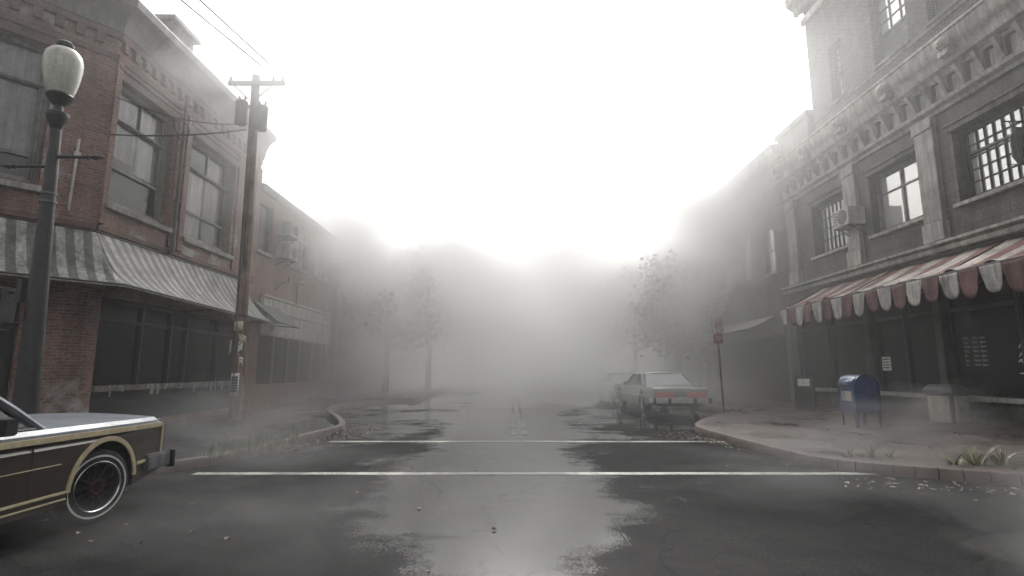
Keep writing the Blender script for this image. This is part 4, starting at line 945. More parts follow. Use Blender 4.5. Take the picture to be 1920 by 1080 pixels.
# ================================================================== CARS
def wheel(parent, x, y, r, side, steer=0.0, white=True, w=.2):
    o = MB(); t = w
    o.lathe([(r * .60, -t * .5), (r * .80, -t * .52), (r * .93, -t * .46), (r * .995, -t * .3), (r, 0), (r * .995, t * .3), (r * .93, t * .46), (r * .80, t * .52), (r * .60, t * .5)], 36, (0, 0, 0), 'x', cap=False)
    o.lathe([(r * .6, -t * .48), (r * .3, -t * .4), (.01, -t * .4)], 24, (0, 0, 0), 'x', cap=False)
    wl = o.build('wheel', 'rubber', parent)
    if white:
        o = MB(); o.lathe([(r * .785, t * .517), (r * .79, t * .53), (r * .835, t * .53), (r * .84, t * .517)], 36, (0, 0, 0), 'x', cap=False); o.build('whitewall', 'whitewall', wl)
    o = MB(); o.lathe([(r * .64, t * .40), (r * .63, t * .46), (r * .60, t * .30), (r * .52, t * .16), (r * .3, t * .20), (r * .22, t * .42), (r * .17, t * .50), (r * .08, t * .54), (.005, t * .55)], 36, (0, 0, 0), 'x', cap=False)
    for k in range(12):
        q = 2 * math.pi * k / 12; c_, s_ = math.cos(q), math.sin(q)
        o.tube([(t * .40, r * .2 * c_, r * .2 * s_), (t * .36, r * .42 * c_, r * .42 * s_), (t * .40, r * .62 * c_, r * .62 * s_)], [.016, .011, .016], 6)
    o.build('hubcap', 'hub', wl)
    o = MB(); o.lathe([(r * .15, t * .50), (r * .16, t * .53), (r * .185, t * .53), (r * .19, t * .47)], 24, (0, 0, 0), 'x', cap=False); o.build('hub_ring', 'hub_red', wl)
    o = MB(); o.lathe([(r * .60, t * .34), (r * .63, t * .52), (r * .655, t * .56), (r * .672, t * .545)], 36, (0, 0, 0), 'x', cap=False); o.build('rim', 'chrome', wl)
    wl.location = (x, y, r); wl.rotation_euler = (0, 0, (0 if side > 0 else math.pi) + steer)
    return wl
def make_car(name, label, loc, rz, P):
    t = thing(name, loc, label, 'car', rz=rz, world=False)
    Lh, Wd = P['L'] / 2, P['W']; zb = P.get('zb', .28); zf, zr = P['zf'], P['zr']; ra = P['ra']; ywf, ywr = P['wf'], P['wr']; rw = P['rw']
    def ztop(y): return zr + (zf - zr) * (y + Lh) / (2 * Lh)
    def wsh(y):                                                     # plan taper at the ends
        return Wd - .05 * max(0, (abs(y) - Lh + .7) / .7) ** 2
    def arch(yc, up):
        return [(yc + ra * math.cos(q), max(zb, .36 + ra * 1.04 * math.sin(q))) for q in [math.pi * k / 14 * 1.12 - .06 * math.pi for k in range(15)]]
    for s in (1, -1):
        a1 = list(reversed(arch(ywr, 1))); a2 = list(reversed(arch(ywf, 1)))
        ys = [Lh - 2 * Lh * k / 24 for k in range(25)]
        out = [(-Lh, zb + .1)] + [p for p in a1] + [p for p in a2] + [(Lh, zb + .1)] + [(y, ztop(y)) for y in ys]
        m = MB(); m.poly([(s * wsh(y), y, z) for y, z in out]); m.build(P['sidename'], P['sidemat'], t, smooth=False)
        for ar in (a1, a2):
            m = MB()
            for i in range(len(ar) - 1):
                (y0_, z0_), (y1_, z1_) = ar[i], ar[i + 1]
                m.quad((s * (Wd - .003), y0_, z0_), (s * (Wd - .003), y1_, z1_), (s * (Wd - .3), y1_, z1_), (s * (Wd - .3), y0_, z0_))
            m.build('wheel_arch', 'rubber', t)
    m = MB(); ys = [-Lh + 2 * Lh * k / 40 for k in range(41)]
    sh = P.get('shoulder', .075)
    for s in (1, -1):
        sec = []
        for y in ys:
            e = max(0, (abs(y) - Lh + .16) / .16) ** 2 * sh * .8
            w = wsh(y); z = ztop(y); sec.append([(s * w, y, z), (s * (w - .012), y, z + (sh - e) * .55), (s * (w - .05), y, z + sh - e)])
        for i in range(len(ys) - 1):
            for j in range(2): m.quad(sec[i][j], sec[i + 1][j], sec[i + 1][j + 1], sec[i][j + 1])
    def deck(ya, yb, crown):
        def fn(i, j):
            y = ya + (yb - ya) * i; t_ = j * 2 - 1; e = max(0, (abs(y) - Lh + .16) / .16) ** 2 * sh * .8
            w = (wsh(y) - .05); z = ztop(y) + sh - e + crown * (1 - t_ ** 2) * (1 - .5 * max(0, abs(y) - Lh + .4)) - (.018 if .70 < abs(t_) < .8 else 0)
            return (w * t_, y, z)
        m.grid(fn, 12, 20)
    deck(P['wsb'] - .05, Lh, P.get('crown', .04))
    if P['rgb'] > -Lh + .3: deck(-Lh, P['rgb'] + .05, P.get('crown', .04) * .6)
    # ends
    w = wsh(Lh); m.poly([(-w, Lh, zb + .1), (w, Lh, zb + .1), (w, Lh, ztop(Lh)), (w - .05, Lh, ztop(Lh) + sh * .25), (-w + .05, Lh, ztop(Lh) + sh * .25), (-w, Lh, ztop(Lh))])
    m.poly([(w, -Lh, zb + .1), (-w, -Lh, zb + .1), (-w, -Lh, ztop(-Lh)), (-w + .05, -Lh, ztop(-Lh) + sh * .25), (w - .05, -Lh, ztop(-Lh) + sh * .25), (w, -Lh, ztop(-Lh))])
    body = m.build('body', P['paint'], t)
    m = MB(); m.box(-Wd + .3, Wd - .3, -Lh + .1, Lh - .1, zb - .02, ztop(0) - .1); m.box(-Wd + .06, Wd - .06, ywr + ra + .05, ywf - ra - .05, zb - .02, zb + .15); m.build('underbody', 'rubber', t, smooth=False)
    # greenhouse
    wb, wr = Wd - .09, Wd - .24; zr_ = P['roof']; belt = lambda y: ztop(y) + sh
    yA0, yA1, yD1, yD0 = P['wsb'], P['wst'], P['rgt'], P['rgb']
    m = MB()
    def roofp(i, j):
        y = yD1 + (yA1 - yD1) * i; q = j * 2 - 1; e = max(0, abs(i * 2 - 1) - .8) / .2
        return (wr * q * (1 - .02 * e), y, zr_ - .06 * abs(q) ** 4 - .035 * e ** 2)
    m.grid(roofp, 16, 12); rf = m.build('roof', P.get('roofmat', P['paint']), t, solid=.03)
    m = MB()
    pill = [((yA0, yA1), .035), ((yD0, yD1), P.get('dpw', .06))] + [((y, y - .02), .035) for y in P['pillars']]
    for s in (1, -1):
        for (ya, yb), r in pill:
            a = Vector((s * (wb + .01), ya, belt(ya) - .02)); b = Vector((s * (wr - .01), yb, zr_ - .06)); m = MB(); m.tube([tuple(a), tuple(a.lerp(b, .5) + Vector((s * .02, 0, 0))), tuple(b)], r, 8)
            m.build('pillar', P.get('pillmat', P['paint']), t)
    m = MB(); m.quad((-wb, yA0, belt(yA0)), (wb, yA0, belt(yA0)), (wr, yA1, zr_ - .05), (-wr, yA1, zr_ - .05)); m.build('windshield', 'glass_car', t, smooth=False)
    m = MB(); m.quad((wb, yD0, belt(yD0)), (-wb, yD0, belt(yD0)), (-wr, yD1, zr_ - .05), (wr, yD1, zr_ - .05)); m.build('rear_window', P.get('rearglass', 'glass_car'), t, smooth=False)
    for s in (1, -1):
        m = MB(); m.quad((s * wb, yA0, belt(yA0)), (s * wr, yA1, zr_ - .06), (s * wr, yD1, zr_ - .06), (s * wb, yD0, belt(yD0))); m.build('side_window', 'glass_car', t, smooth=False)
        m = MB(); m.tube([(s * (wb + .02), yA0 - .1, belt(yA0) + .015), (s * (wb + .03), 0, belt(0) + .015), (s * (wb + .02), yD0 + .1, belt(yD0) + .015)], .012, 6); m.build('window_trim', 'chrome', t)
        m = MB(); mc = Vector((s * (Wd + .10), yA0 - .62, belt(yA0) + .075)); m.box(mc.x - .09, mc.x + .09, mc.y - .05, mc.y + .07, mc.z - .065, mc.z + .065); m.tube([(s * (Wd - .1), yA0 - .58, belt(yA0) + .01), tuple(mc)], .02, 6)
        m.build('mirror', 'iron', t, bevel=.025, seg=2)
        m = MB(); m.box(s * (Wd + .004) - .02, s * (Wd + .004) + .02, -.35, -.15, ztop(0) - .13, ztop(0) - .10); m.build('door_handle', 'chrome', t, bevel=.006)
        for yy in P['doors']:
            m = MB(); m.box(s * (Wd - .004), s * (Wd + .0015), yy - .006, yy + .006, zb + .12, ztop(yy) + .02); m.build('door_seam', 'rubber', t, smooth=False)
    for (yy, zz, ww) in P['seats']:
        m = MB(); m.box(-ww, ww, yy - .25, yy + .28, .35, .62); m.box(-ww, ww, yy - .32, yy - .16, .5, 1.12); m.build('seat', 'car_seat', t, bevel=.05, seg=2)
    m = MB(); m.box(-wb + .05, wb - .05, yA0 - .45, yA0 - .05, belt(yA0) - .18, belt(yA0) - .0); m.build('dashboard', 'car_seat', t, bevel=.04)
    m = MB(); m.lathe([(.17, 0), (.185, .012), (.185, .025), (.17, .03), (.16, .015)], 18, (-.4, yA0 - .55, .92), 'y', cap=False); m.build('steering_wheel', 'rubber', t)
    # bumpers
    for s, mat in ((1, P['bumper']), (-1, P['bumper'])):
        m = MB(); y = s * (Lh + .09); m.box(-Wd + .02, Wd - .02, y - .05, y + .05, .38, .57); m.box(-Wd - .015, -Wd + .06, min(y, y - s * .42), max(y, y - s * .42), .39, .56); m.box(Wd - .06, Wd + .015, min(y, y - s * .42), max(y, y - s * .42), .39, .56)
        bp = m.build('bumper', mat, t, bevel=.02, seg=2)
        for xx in (-.45, .45, -Wd + .03, Wd - .03):
            m = MB(); m.box(xx - .05, xx + .05, y - (.0 if s < 0 else -.04) - (.09 if s < 0 else 0), y + (.09 if s > 0 else -.04) + (0), .36, .56)
            m.build('bumper_guard', 'rubber', bp, bevel=.012)
    # front end
    m = MB(); m.box(-.5, .5, Lh - .01, Lh + .03, .58, ztop(Lh) - .02)
    for k in range(14): m.box(-.48 + k * .07, -.46 + k * .07, Lh + .03, Lh + .045, .6, ztop(Lh) - .04)
    m.build('grille', 'chrome', t, smooth=False)
    for s in (1, -1):
        m = MB(); m.box(min(s * .54, s * (Wd - .1)), max(s * .54, s * (Wd - .1)), Lh - .01, Lh + .035, .62, ztop(Lh) - .03); m.build('headlight', 'lamp_lens', t, bevel=.015)
        if P.get('nose_edge'):
            m = MB(); m.tube([(s * (wsh(Lh) - .01), Lh + .012, .55), (s * (wsh(Lh) - .01), Lh + .018, ztop(Lh) - .02), (s * (wsh(Lh) - .03), Lh - .05, ztop(Lh) + .045)], .024, 8); m.build('nose_edge', 'car_blue', t)
        m = MB(); x0, x1 = P['tail'][0], P['tail'][1]; m.box(min(s * x0, s * x1), max(s * x0, s * x1), -Lh - .03, -Lh + .01, P['tail'][2], P['tail'][3]); m.build('taillight', 'red_lens', t, bevel=.01)
    m = MB(); m.box(-.17, .17, -Lh - .035, -Lh - .02, P.get('plz', .6), P.get('plz', .6) + .16); m.build('licence_plate', 'white_paint', t, bevel=.004)
    m = MB(); m.box(-Wd + .1, Wd - .1, -Lh - .02, -Lh + .0, ztop(-Lh) - .05, ztop(-Lh) - .01); m.build('deck_trim', 'chrome', t, bevel=.006)
    if P.get('wood'):
        for s in (1, -1):
            m = MB(); tw = .036; X0 = Wd - .002; X1 = Wd + .014
            def strip(path, h=tw):
                for i in range(len(path) - 1):
                    (ya, za), (yb, zb_) = path[i], path[i + 1]; d = Vector((yb - ya, zb_ - za)).normalized(); nn = Vector((-d.y, d.x)) * h / 2
                    pts = []
                    for X in (X0, X1):
                        for (yy, zz, sg) in ((ya, za, 1), (yb, zb_, 1), (yb, zb_, -1), (ya, za, -1)):
                            pts.append((s * (X - (Wd - wsh(yy))), yy + nn.x * sg, zz + nn.y * sg))
                    m.add(pts, [(4, 5, 6, 7), (0, 1, 5, 4), (3, 2, 6, 7)])
            strip([(-Lh + .05 + (2 * Lh - .1) * k / 30, ztop(-Lh + .05 + (2 * Lh - .1) * k / 30) - .005) for k in range(31)], .05)
            for yc in (ywf, ywr): strip([(yc + (ra + .012) * math.cos(q), .36 + (ra * 1.04 + .012) * math.sin(q)) for q in [math.pi * (.02 + .96 * k / 24) for k in range(25)]], .045)
            strip([(ywr + ra + .03, .40), (ywf - ra - .03, .40)], .02); strip([(ywf + ra + .03, .50), (Lh - .02, .52)], .03); strip([(Lh - .03, .52), (Lh - .03, ztop(Lh))], .028)
            strip([(ywr + ra + .03, .34), (ywf - ra - .03, .34)], .012); strip([(-Lh + .05, .66), (ywf - ra - .12, .66)], .006)
            m.build('wood_trim', 'car_trim', t, smooth=False)
        m = MB()
        for s in (1, -1): m.tube([(s * .6, -2.2, zr_ + .05), (s * .6, -.1, zr_ + .05)], .014, 6); m.tube([(s * .6, -2.2, zr_ - .02), (s * .6, -2.2, zr_ + .05)], .012, 6); m.tube([(s * .6, -.1, zr_ - .02), (s * .6, -.1, zr_ + .05)], .012, 6)
        m.build('roof_rack', 'chrome', t)
        for s in (.25, -.35):
            m = MB(); m.tube([(s, yA0 + .05, belt(yA0) + .045), (s + .3, yA0 - .08, belt(yA0) + .09), (s + .55, yA0 - .14, belt(yA0) + .14)], .009, 6); m.build('wiper', 'iron', t)
    else:
        for s in (1, -1):
            m = MB(); m.box(s * (Wd - .002) if s > 0 else -Wd - .012, Wd + .012 if s > 0 else -Wd + .002, -Lh + .2, Lh - .2, .60, .635); m.build('side_trim', 'chrome', t, smooth=False)
    for s in (1, -1):
        wheel(t, s * (Wd - .13), ywf, rw, s, P.get('steer', 0), P.get('white', True)); wheel(t, s * (Wd - .13), ywr, rw, s, 0, P.get('white', True))
    return t
make_car('station_wagon', 'wood panelled blue-grey station wagon with pale trim and whitewall tyres beside the street lamp', (-5.1, 3.78, 0), 0,
         dict(L=5.5, W=1.0, zf=.885, zr=.93, ra=.43, wf=1.80, wr=-1.55, rw=.36, wsb=1.12, wst=.58, rgt=-2.3, rgb=-2.62, roof=1.45, pillars=[-.35, -1.35], doors=[.95, -.35, -1.35], seats=[(-.1, 0, .7), (-1.0, 0, .7)],
              paint='car_blue', sidemat='car_wood', sidename='wood_panel', bumper='steel_grey', tail=(.72, .92, .55, .85), wood=True, steer=R(-14), nose_edge=True, crown=.05, shoulder=.085))
MT['bumper_pale'] = plain('bumper_pale', (0.50, 0.50, 0.48), 0.35, 0.3, 5, 50, metal=.2, bmp=0); MT['car_pale'] = plain('car_pale', (0.40, 0.41, 0.39), 0.35, 0.2, 2, 60, metal=.1, coat=.6, bmp=0)  # bumper: pale colour stands in for the bright reflection on chrome
SP = dict(L=5.2, W=1.02, zf=.84, zr=.84, ra=.42, wf=1.6, wr=-1.45, rw=.34, wsb=.85, wst=.3, rgt=-.95, rgb=-1.5, roof=1.43, pillars=[-.35], doors=[.7, -.4, -1.3], seats=[(-.05, 0, .7), (-.9, 0, .7)],
          paint='car_green', sidemat='car_green', sidename='side_panel', bumper='bumper_pale', roofmat='car_pale', tail=(.22, .94, .54, .76), plz=.42, shoulder=.09, crown=.03, dpw=.075, rearglass='glass_rear')
SED = make_car('sedan', 'grey-green sedan with wide red tail lights parked beyond the sign post', (5.72, 21.6, 0), R(4), SP)
m = MB()
for k in range(150):
    x = random.uniform(-.85, .85); y = -2.45 + random.random() ** 2 * 1.0; a = random.uniform(0, 6.28); r = random.uniform(.02, .05); z = .965 + random.uniform(0, .05) * (1 if y > -1.7 else .4) + max(0, (y + 1.75)) * .25
    m.poly([(x + r * math.cos(a), y + r * math.sin(a), z), (x - r * .5 * math.sin(a), y + r * .5 * math.cos(a), z + .012), (x - r * math.cos(a), y - r * math.sin(a), z), (x + r * .5 * math.sin(a), y - r * .5 * math.cos(a), z - .0)])
lv = m.build('leaves', 'leaf_brown', None, smooth=False); lv.location = SED.location; lv.rotation_euler = SED.rotation_euler; tag(lv, kind='stuff')
c2 = copy_tree(SED); c2.location = (5.9, 28.6, 0); c2.rotation_euler = (0, 0, R(2)); tag(c2, 'faint sedan almost lost in the fog in front of the grey-green one', 'car')

# ================================================================== STREET FURNITURE, RIGHT
SG = thing('parking_sign', (7.05, 18.16, .15), 'leaning parking sign with two stacked plates at the kerb corner', 'sign', world=False); SG.rotation_euler = (0, R(-1.3), R(-6))
m = MB(); m.box(-.03, .03, -.02, .02, 0, 3.05); m.build('post', 'rust_post', SG, bevel=.004)
m = MB(); m.box(-.19, .19, -.035, -.022, 2.62, 3.12); pl1 = m.build('plate', 'sign_white', SG, bevel=.006)
m = MB(); m.box(-.15, .15, -.035, -.022, 2.26, 2.60); pl2 = m.build('plate', 'sign_red', SG, bevel=.006)
tx = Matrix(((1, 0, 0), (0, 0, -1), (0, 1, 0))).to_4x4()
textobj('lettering', 'P', .34, 'sign_red', Matrix.Translation((0, -.037, 2.87)) @ tx, pl1)
textobj('lettering', '20', .2, 'sign_white', Matrix.Translation((0, -.037, 2.43)) @ tx, pl2)
m = MB(); m.box(-.05, .03, -.03, -.022, 2.12, 2.22); m.build('sticker', 'sign_white', SG)
# mailbox
MBX = thing('mailbox', (8.55, 13.4, .15), 'dark blue round-topped street mailbox on four legs', 'mailbox', world=False, rz=R(-90))
# local: front faces +x side of the mouth; body depth along y, width along x
hw, hd, zb_, zs_ = .31, .30, .34, .92
def mprof(n=14):
    return [(-hd, zb_), (hd, zb_)] + [(hd * math.cos(q), zs_ + hd * 1.12 * math.sin(q)) for q in [math.pi * k / n for k in range(n + 1)]]
FM = FR((0, 0), (1, 0), (0, 1))
m = MB(FM); m.extrude(mprof(), -hw, hw); m.build('body', 'mail_blue', MBX, bevel=.008)
for s in (-1, 1):
    m = MB(FM); pr = mprof(); inner = [(w * .93, zb_ + (z - zb_) * .965 + .015) for w, z in pr]
    n = len(pr)
    x0, x1 = (hw, hw + .02) if s > 0 else (-hw - .02, -hw)
    pts = [(x0, w * 1.03, z + (.01 if z > zb_ else 0)) for w, z in pr] + [(x1, w * 1.03, z + (.01 if z > zb_ else 0)) for w, z in pr] + [(x0, w, z) for w, z in inner] + [(x1, w, z) for w, z in inner]
    fs = []
    for i in range(n):
        j = (i + 1) % n; fs += [(i, j, n + j, n + i), (2 * n + i, 3 * n + i, 3 * n + j, 2 * n + j), (n + i, n + j, 3 * n + j, 3 * n + i), (i, 2 * n + i, 2 * n + j, j)]
    m.add(pts, fs); m.build('rim', 'mail_blue', MBX)
m = MB(FM); m.extrude([(-hd - .02, .93), (-hd - .02, 1.08), (-hd * .72, 1.2), (-hd * .7, 1.17), (-hd - .002, 1.06), (-hd - .002, .93)], -hw + .03, hw - .03); dr = m.build('hatch', 'mail_blue', MBX, bevel=.004)
m = MB(FM); m.tube([(-.12, -hd - .04, 1.02), (.12, -hd - .04, 1.02)], .012); m.build('handle', 'steel_grey', dr)
m = MB(FM); m.box(-.2, .2, -hd - .006, -hd, .62, .85); m.build('label_plate', 'sign_white', MBX, bevel=.003)
for sx_ in (-1, 1):
    for sy_ in (-1, 1):
        m = MB(); m.add([(sx_ * hw, sy_ * hd, 0), (sx_ * (hw - .07), sy_ * hd, 0), (sx_ * (hw - .07), sy_ * (hd - .012), 0), (sx_ * hw, sy_ * (hd - .012), 0), (sx_ * hw, sy_ * hd, .4), (sx_ * (hw - .07), sy_ * hd, .4), (sx_ * (hw - .07), sy_ * (hd - .012), .4), (sx_ * hw, sy_ * (hd - .012), .4)],
                        [(0, 1, 2, 3), (4, 5, 6, 7), (0, 1, 5, 4), (1, 2, 6, 5), (2, 3, 7, 6), (3, 0, 4, 7)])
        m.box(min(sx_ * hw, sx_ * (hw - .012)), max(sx_ * hw, sx_ * (hw - .012)), min(sy_ * hd, sy_ * (hd - .07)), max(sy_ * hd, sy_ * (hd - .07)), 0, .4)
        m.build('leg', 'mail_blue', MBX)
# litter bin
BN = thing('litter_bin', (11.15, 13.95, .15), 'square pebble-concrete litter bin with dark corner posts and lid', 'litter bin', world=False, rz=R(20))
m = MB(); m.box(-.31, .31, -.31, .31, .04, .76); m.build('body', 'bin_dark', BN, bevel=.01)
for k in range(4):
    q = k * math.pi / 2; c_, s_ = round(math.cos(q)), round(math.sin(q))
    m = MB(); x0, x1, y0_, y1_ = -.25, .25, .31, .35
    pts = [(x0, y0_), (x1, y0_), (x1, y1_), (x0, y1_)]; pr = [(c_ * a - s_ * b, s_ * a + c_ * b) for a, b in pts]; m.prism(pr, .06, .72); m.build('panel', 'bin_stone', BN, bevel=.008)
m = MB(); m.add([(-.36, -.36, .77), (.36, -.36, .77), (.36, .36, .77), (-.36, .36, .77), (-.36, -.36, .86), (.36, -.36, .86), (.36, .36, .86), (-.36, .36, .86), (-.26, -.26, 1.0), (.26, -.26, 1.0), (.26, .26, 1.0), (-.26, .26, 1.0)],
                [(3, 2, 1, 0), (0, 1, 5, 4), (1, 2, 6, 5), (2, 3, 7, 6), (3, 0, 4, 7), (4, 5, 9, 8), (5, 6, 10, 9), (6, 7, 11, 10), (7, 4, 8, 11), (8, 9, 10, 11)]); m.build('lid', 'bin_dark', BN, bevel=.01)
# A-frame board
AF = thing('sandwich_board', (11.0, 20.4, .15), 'dark sandwich board with a pale note, standing by the far shop front', 'sign', world=False, rz=R(-35))
for s in (-1, 1):
    m = MB(); m.add([(-.32, s * .30, 0), (.32, s * .30, 0), (.32, s * .02, 1.15), (-.32, s * .02, 1.15), (-.32, s * .33, 0), (.32, s * .33, 0), (.32, s * .05, 1.15), (-.32, s * .05, 1.15)], [(0, 1, 2, 3), (4, 5, 6, 7), (0, 1, 5, 4), (1, 2, 6, 5), (2, 3, 7, 6), (3, 0, 4, 7)]); m.build('panel', 'shop_dark', AF)
m = MB(); m.add([(-.2, -.145, .78), (.2, -.145, .78), (.2, -.075, 1.05), (-.2, -.075, 1.05)], [(0, 1, 2, 3)]); m.v = [v + Vector((0, -.012, 0)) for v in m.v]; m.build('note', 'paper', AF, smooth=False)

# ================================================================== PLANTS, LITTER
def blade_tuft(m, cx, cy, cz, n, h, spread, wid, curl=.6, rnd=random):
    for k in range(n):
        a = rnd.uniform(0, 6.28); r = rnd.uniform(0, spread * .3); hh = h * rnd.uniform(.45, 1.1); out = spread * rnd.uniform(.3, 1.1); w = wid * rnd.uniform(.6, 1.3)
        bx, by = cx + r * math.cos(a), cy + r * math.sin(a); px, py = -math.sin(a), math.cos(a); pts = []
        bend = rnd.uniform(.2, 1) * curl
        for i in range(6):
            t = i / 5; z = hh * (t - bend * t ** 3 * .75); o = out * t ** 1.6; ww = w * (1 - t ** 1.5) + .0008
            pts += [(bx + math.cos(a) * o + px * ww, by + math.sin(a) * o + py * ww, cz + z), (bx + math.cos(a) * o - px * ww, by + math.sin(a) * o - py * ww, cz + z)]
        m.add(pts, [(2 * i, 2 * i + 1, 2 * i + 3, 2 * i + 2) for i in range(5)])
gp = at_ground(1838, 872, .14)
m = MB(); blade_tuft(m, -.05, 0, 0, 26, .42, .42, .015, .8); blade_tuft(m, .3, -.03, 0, 20, .40, .34, .014, .8); blade_tuft(m, -.35, .03, 0, 18, .28, .32, .012, .9); blade_tuft(m, .7, -.1, 0, 12, .22, .26, .012)
o = m.build('grass_tuft', 'grass_pale', None, recalc=False); o.location = gp; tag(o, 'broad-bladed pale green grass tuft growing out of the right kerb', 'grass tuft')
gp = at_ground(1635, 860, .13)
m = MB(); blade_tuft(m, 0, 0, 0, 26, .26, .22, .006); blade_tuft(m, .3, .0, 0, 18, .24, .2, .006); blade_tuft(m, -.25, .1, 0, 14, .2, .2, .006)
o = m.build('grass_tuft', 'grass_pale', None, recalc=False); o.location = gp; tag(o, 'thin wispy grass tuft at the right kerb below the mailbox', 'grass tuft')
m = MB(); rr = random.Random(5)
for k in range(150):
    t = rr.uniform(.25, 1); p = at_ground(335 + 205 * t + rr.uniform(-10, 25), 866 - 34 * t + rr.uniform(-14, 4), .12)
    blade_tuft(m, p.x, p.y, .10, rr.randint(5, 12), rr.uniform(.10, .34), rr.uniform(.06, .2), .006, .6, rr)
tag(m.build('grass', 'grass', None, recalc=False), 'dry grass and weeds along the left kerb behind the wagon', kind='stuff')
m = MB(); rr = random.Random(9)
for k in range(40):
    p = Vector((6.7 + rr.uniform(-.5, .9), 18.5 + rr.uniform(-.5, .5), .15)); blade_tuft(m, p.x, p.y, .15, 6, rr.uniform(.06, .16), .1, .006, .6, rr)
tag(m.build('grass', 'grass', None, recalc=False), kind='stuff')
def leaves(spots, n, rnd, name='leaves', mat='leaf_brown'):
    m = MB()
    for k in range(n):
        cx, cy, sx_, sy_, z = rnd.choice(spots); x = cx + rnd.gauss(0, sx_); y = cy + rnd.gauss(0, sy_); a = rnd.uniform(0, 6.28); r = rnd.uniform(.02, .055); c_, s_ = math.cos(a), math.sin(a)
        f = lambda u, v, zz: (x + (c_ * u - s_ * v) * r, y + (s_ * u + c_ * v) * r, z + zz)
        m.add([f(1, 0, .004), f(.1, .55, rnd.uniform(.004, .03)), f(-1, 0, .004), f(.1, -.55, rnd.uniform(.004, .02))], [(0, 1, 2, 3)])
    tag(m.build(name, mat, None, smooth=False, recalc=False), kind='stuff')
MT['leaf_pale'] = plain('leaf_pale', (0.26, 0.22, 0.17), 0.6, 0.6, 9, 60, bmp=0)
leaves([(4.2, 13.0, .35, .5, .006), (4.0, 12.3, .4, .3, .006), (4.35, 11.6, .12, .4, .006)], 220, random.Random(3), mat='leaf_pale')
leaves([(-4.0, 12.8, .25, .8, .006), (-3.9, 14.2, .3, .5, .006), (-4.25, 11.2, .15, .8, .006)], 260, random.Random(4), mat='leaf_pale')
leaves([(6.5, 7.0, .6, .15, .006), (7.6, 6.5, .6, .15, .006), (5.2, 7.4, .5, .3, .006)], 160, random.Random(6), mat='leaf_pale')
leaves([(6.9, 18.0, .5, .4, .155), (-5.2, 12.0, .8, 1.5, .155), (9, 10.5, 1.5, 1.5, .155)], 200, random.Random(8))
leaves([(0, 8, 3, 3, .006), (-2, 6, 2, 2, .006)], 40, random.Random(10))
# trees far up the street
def make_tree(loc, h, r, label, seed, n=9000):
    rnd = random.Random(seed); t = thing('street_tree', loc, label, 'tree', world=False)
    m = MB(); m.tube([(0, 0, -.1), (.05, 0, h * .25), (-.05, .05, h * .45), (0, 0, h * .8)], [.22, .16, .12, .03], 10)
    tips = []
    for k in range(9):
        a = k * 2.4; z0 = h * (.28 + .04 * k); L = r * rnd.uniform(.6, .95)
        p1 = (math.cos(a) * L * .5, math.sin(a) * L * .5, z0 + L * .35); p2 = (math.cos(a) * L, math.sin(a) * L, z0 + L * .75); m.tube([(0, 0, z0), p1, p2], [.08, .05, .015], 6); tips += [p1, p2]
    m.build('trunk', 'bark', t)
    tips += [(0, 0, h * .8), (0, 0, h * .65)]
    for q in range(8): a = rnd.uniform(0, 6.28); tips.append((math.cos(a) * r * rnd.uniform(.2, .8), math.sin(a) * r * rnd.uniform(.2, .8), h * rnd.uniform(.45, .95)))
    m = MB()
    for k in range(n):
        c = rnd.choice(tips); s_ = r * .2; p = Vector((c[0] + rnd.gauss(0, s_), c[1] + rnd.gauss(0, s_), max(h * .2, c[2] + rnd.gauss(0, s_ * .8)))); ax = Vector((rnd.gauss(0, 1), rnd.gauss(0, 1), rnd.gauss(0, 1))).normalized(); b = ax.orthogonal().normalized(); q = rnd.uniform(.07, .17)
        c2 = ax.cross(b); m.add([tuple(p + b * q), tuple(p + c2 * q * .6), tuple(p - b * q), tuple(p - c2 * q * .6)], [(0, 1, 2, 3)])
    m.build('crown', 'leaf_tree', t, smooth=False, recalc=False); return t
make_tree((-7.6, 32.5, .15), 9.0, 3.0, 'broad brown tree at the left kerb, nearest of the foggy trees', 1)
make_tree((-5.9, 38, .15), 10.6, 3.3, 'tall brown tree farther up the left kerb', 2)
make_tree((-3.6, 45, .15), 12.0, 3.4, 'faint tall tree left of centre at the end of the street', 3)
make_tree((9.6, 31, .15), 7.8, 2.6, 'brown tree on the right pavement behind the sedan', 4)
make_tree((8.6, 37.5, .15), 9.6, 3.0, 'faint tree farther up the right pavement', 5)
make_tree((7.4, 45, .15), 9.0, 3.2, 'faintest low tree right of centre at the end of the street', 6)

# ------------------------------------------------------------------ haze and fog
def volmat(name, build):
    m = bpy.data.materials.new(name); m.use_nodes = True; nt = m.node_tree
    for n in list(nt.nodes):
        if n.type == 'BSDF_PRINCIPLED': nt.nodes.remove(n)
    v = nt.nodes.new('ShaderNodeVolumePrincipled'); nt.links.new(v.outputs[0], nt.nodes['Material Output'].inputs['Volume']); build(nt, v); return m
def air(d, g=0.42):
    def f(nt, v):
        v.inputs['Color'].default_value = (0.995, 0.995, 0.99, 1); v.inputs["Density"].default_value = d; v.inputs['Anisotropy'].default_value = g
    return f
m = MB(); m.box(-75, 75, -20, 195, -1.0, 18.6); hzo = m.build('haze', volmat('haze_air', air(0.0022)), None, smooth=False, uvs=False); tag(hzo, kind='stuff')
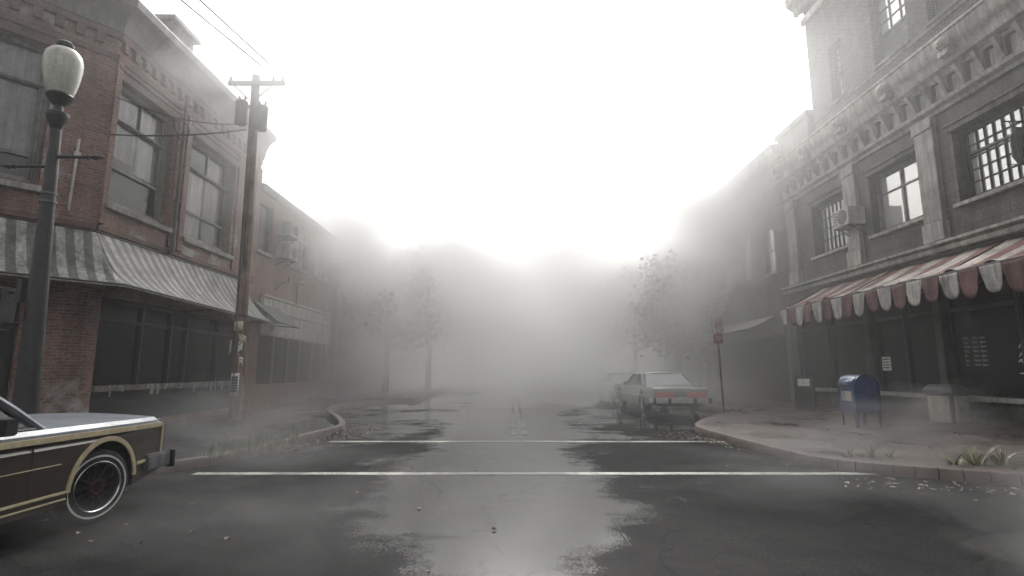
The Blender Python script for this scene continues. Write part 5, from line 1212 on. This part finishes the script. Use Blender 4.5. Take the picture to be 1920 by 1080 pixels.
# the fog thickens up the street and with height: banks of even density, one beginning behind or above the other
for k, (y, z, d, zt_, ye) in enumerate(((12.0, -.9, .010, 12.6, 60), (16.5, -.85, .014, 13.6, 56), (19, -.8, .014, 15, 54), (21.5, -.81, .016, 12.5, 53), (24, -.75, .019, 13, 52), (26.5, -.76, .021, 11, 49), (29, -.77, .020, 8.5, 47), (31.5, -.7, .009, 12, 50), (34, -.71, .009, 10, 48), (36, -.72, .010, 7.5, 47), (38, -.73, .010, 5.5, 46),
                                        (6.5, 5.5, .004, 15.2, 57), (10.5, 8.0, .006, 14.1, 55), (15, 8.8, .009, 13.0, 54))):
    m = MB(); m.box(-30 + k * .3, 30 - k * .3, y, ye, z, zt_); fo = m.build('fog', volmat('fog_air', air(d)), None, smooth=False, uvs=False); tag(fo, kind='stuff')
# drifting wisps: lumpy closed bodies of thin mist, each a soft shell round a denser heart
def wisp(x, y, z, rx, ry, rz_, d, seed):
    for q in (1.05, .86, .67, .48):
        bm = bmesh.new(); bmesh.ops.create_icosphere(bm, subdivisions=4, radius=1.0); me = bpy.data.meshes.new('mist')
        for v in bm.verts:
            n = mnoise.fractal(v.co * 1.7 + Vector((seed * 3.1, q * .6, 0)), .9, 2.0, 4); v.co *= q * max(.35, 1 + .75 * n); v.co = Vector((x + v.co.x * rx, y + v.co.y * ry, max(.012, z + v.co.z * rz_)))
        bm.to_mesh(me); bm.free(); me.materials.append(volmat('mist_air', air(d / 4))); o = bpy.data.objects.new('mist', me); COL.objects.link(o); tag(o, kind='stuff')
for k, w in enumerate(((-1.9, 4.5, .3, 1.5, .8, .42, .14), (9.4, 12.5, .5, 1.6, .8, .6, .42), (3.6, 6.7, .3, 1.8, .9, .4, .20), (4.1, 3.9, .35, .9, .6, .5, .5), (-3.6, 8.8, .3, 1.8, .6, .4, .16), (6.2, 9.3, .4, 1.6, .7, .45, .26),
                       (-5.8, 11.5, .6, 2.2, 1.6, .7, .14), (2.2, 25, 2.0, 2.6, 2.4, 2.2, .45), (-1.6, 29, 4.6, 2.6, 2.5, 3.6, .36), (4.6, 29, 5.5, 2.6, 2, 2.0, .4), (6.1, 18.6, .6, 2.6, .8, .9, .30), (-8.5, 17.5, 8.2, 2.2, 3.2, 2.2, .08), (10.4, 27, 9.6, 2.8, 5.5, 3.4, .34), (-7.0, 13.6, 9.6, 2.4, 1.4, 2.2, .40), (-8.8, 26.5, 8.0, 2.4, 4.2, 2.6, .4), (1.2, 22.5, 1.2, 2.4, 2.0, 1.5, .5), (5.4, 25.4, .9, 2.4, 1.2, 1.0, .55), (-6.4, 29.4, 5.2, 3.0, 1.8, 3.4, .42), (8.4, 28.4, 5.0, 2.4, 1.6, 3.0, .34), (-3.4, 26.5, 7.6, 2.4, 2.0, 1.6, .5), (2.8, 30.5, 8.2, 2.6, 2.0, 1.6, .45), (-4.0, 7.6, .4, 1.6, .6, .45, .26), (-6.6, 23.5, 6.0, 2.2, 2.6, 2.0, .22), (8.9, 24.5, 6.0, 2.2, 2.6, 2.2, .24), (-6.2, 26.5, 2.0, 2.0, 2.5, 1.6, .2))):
    wisp(*w, k)
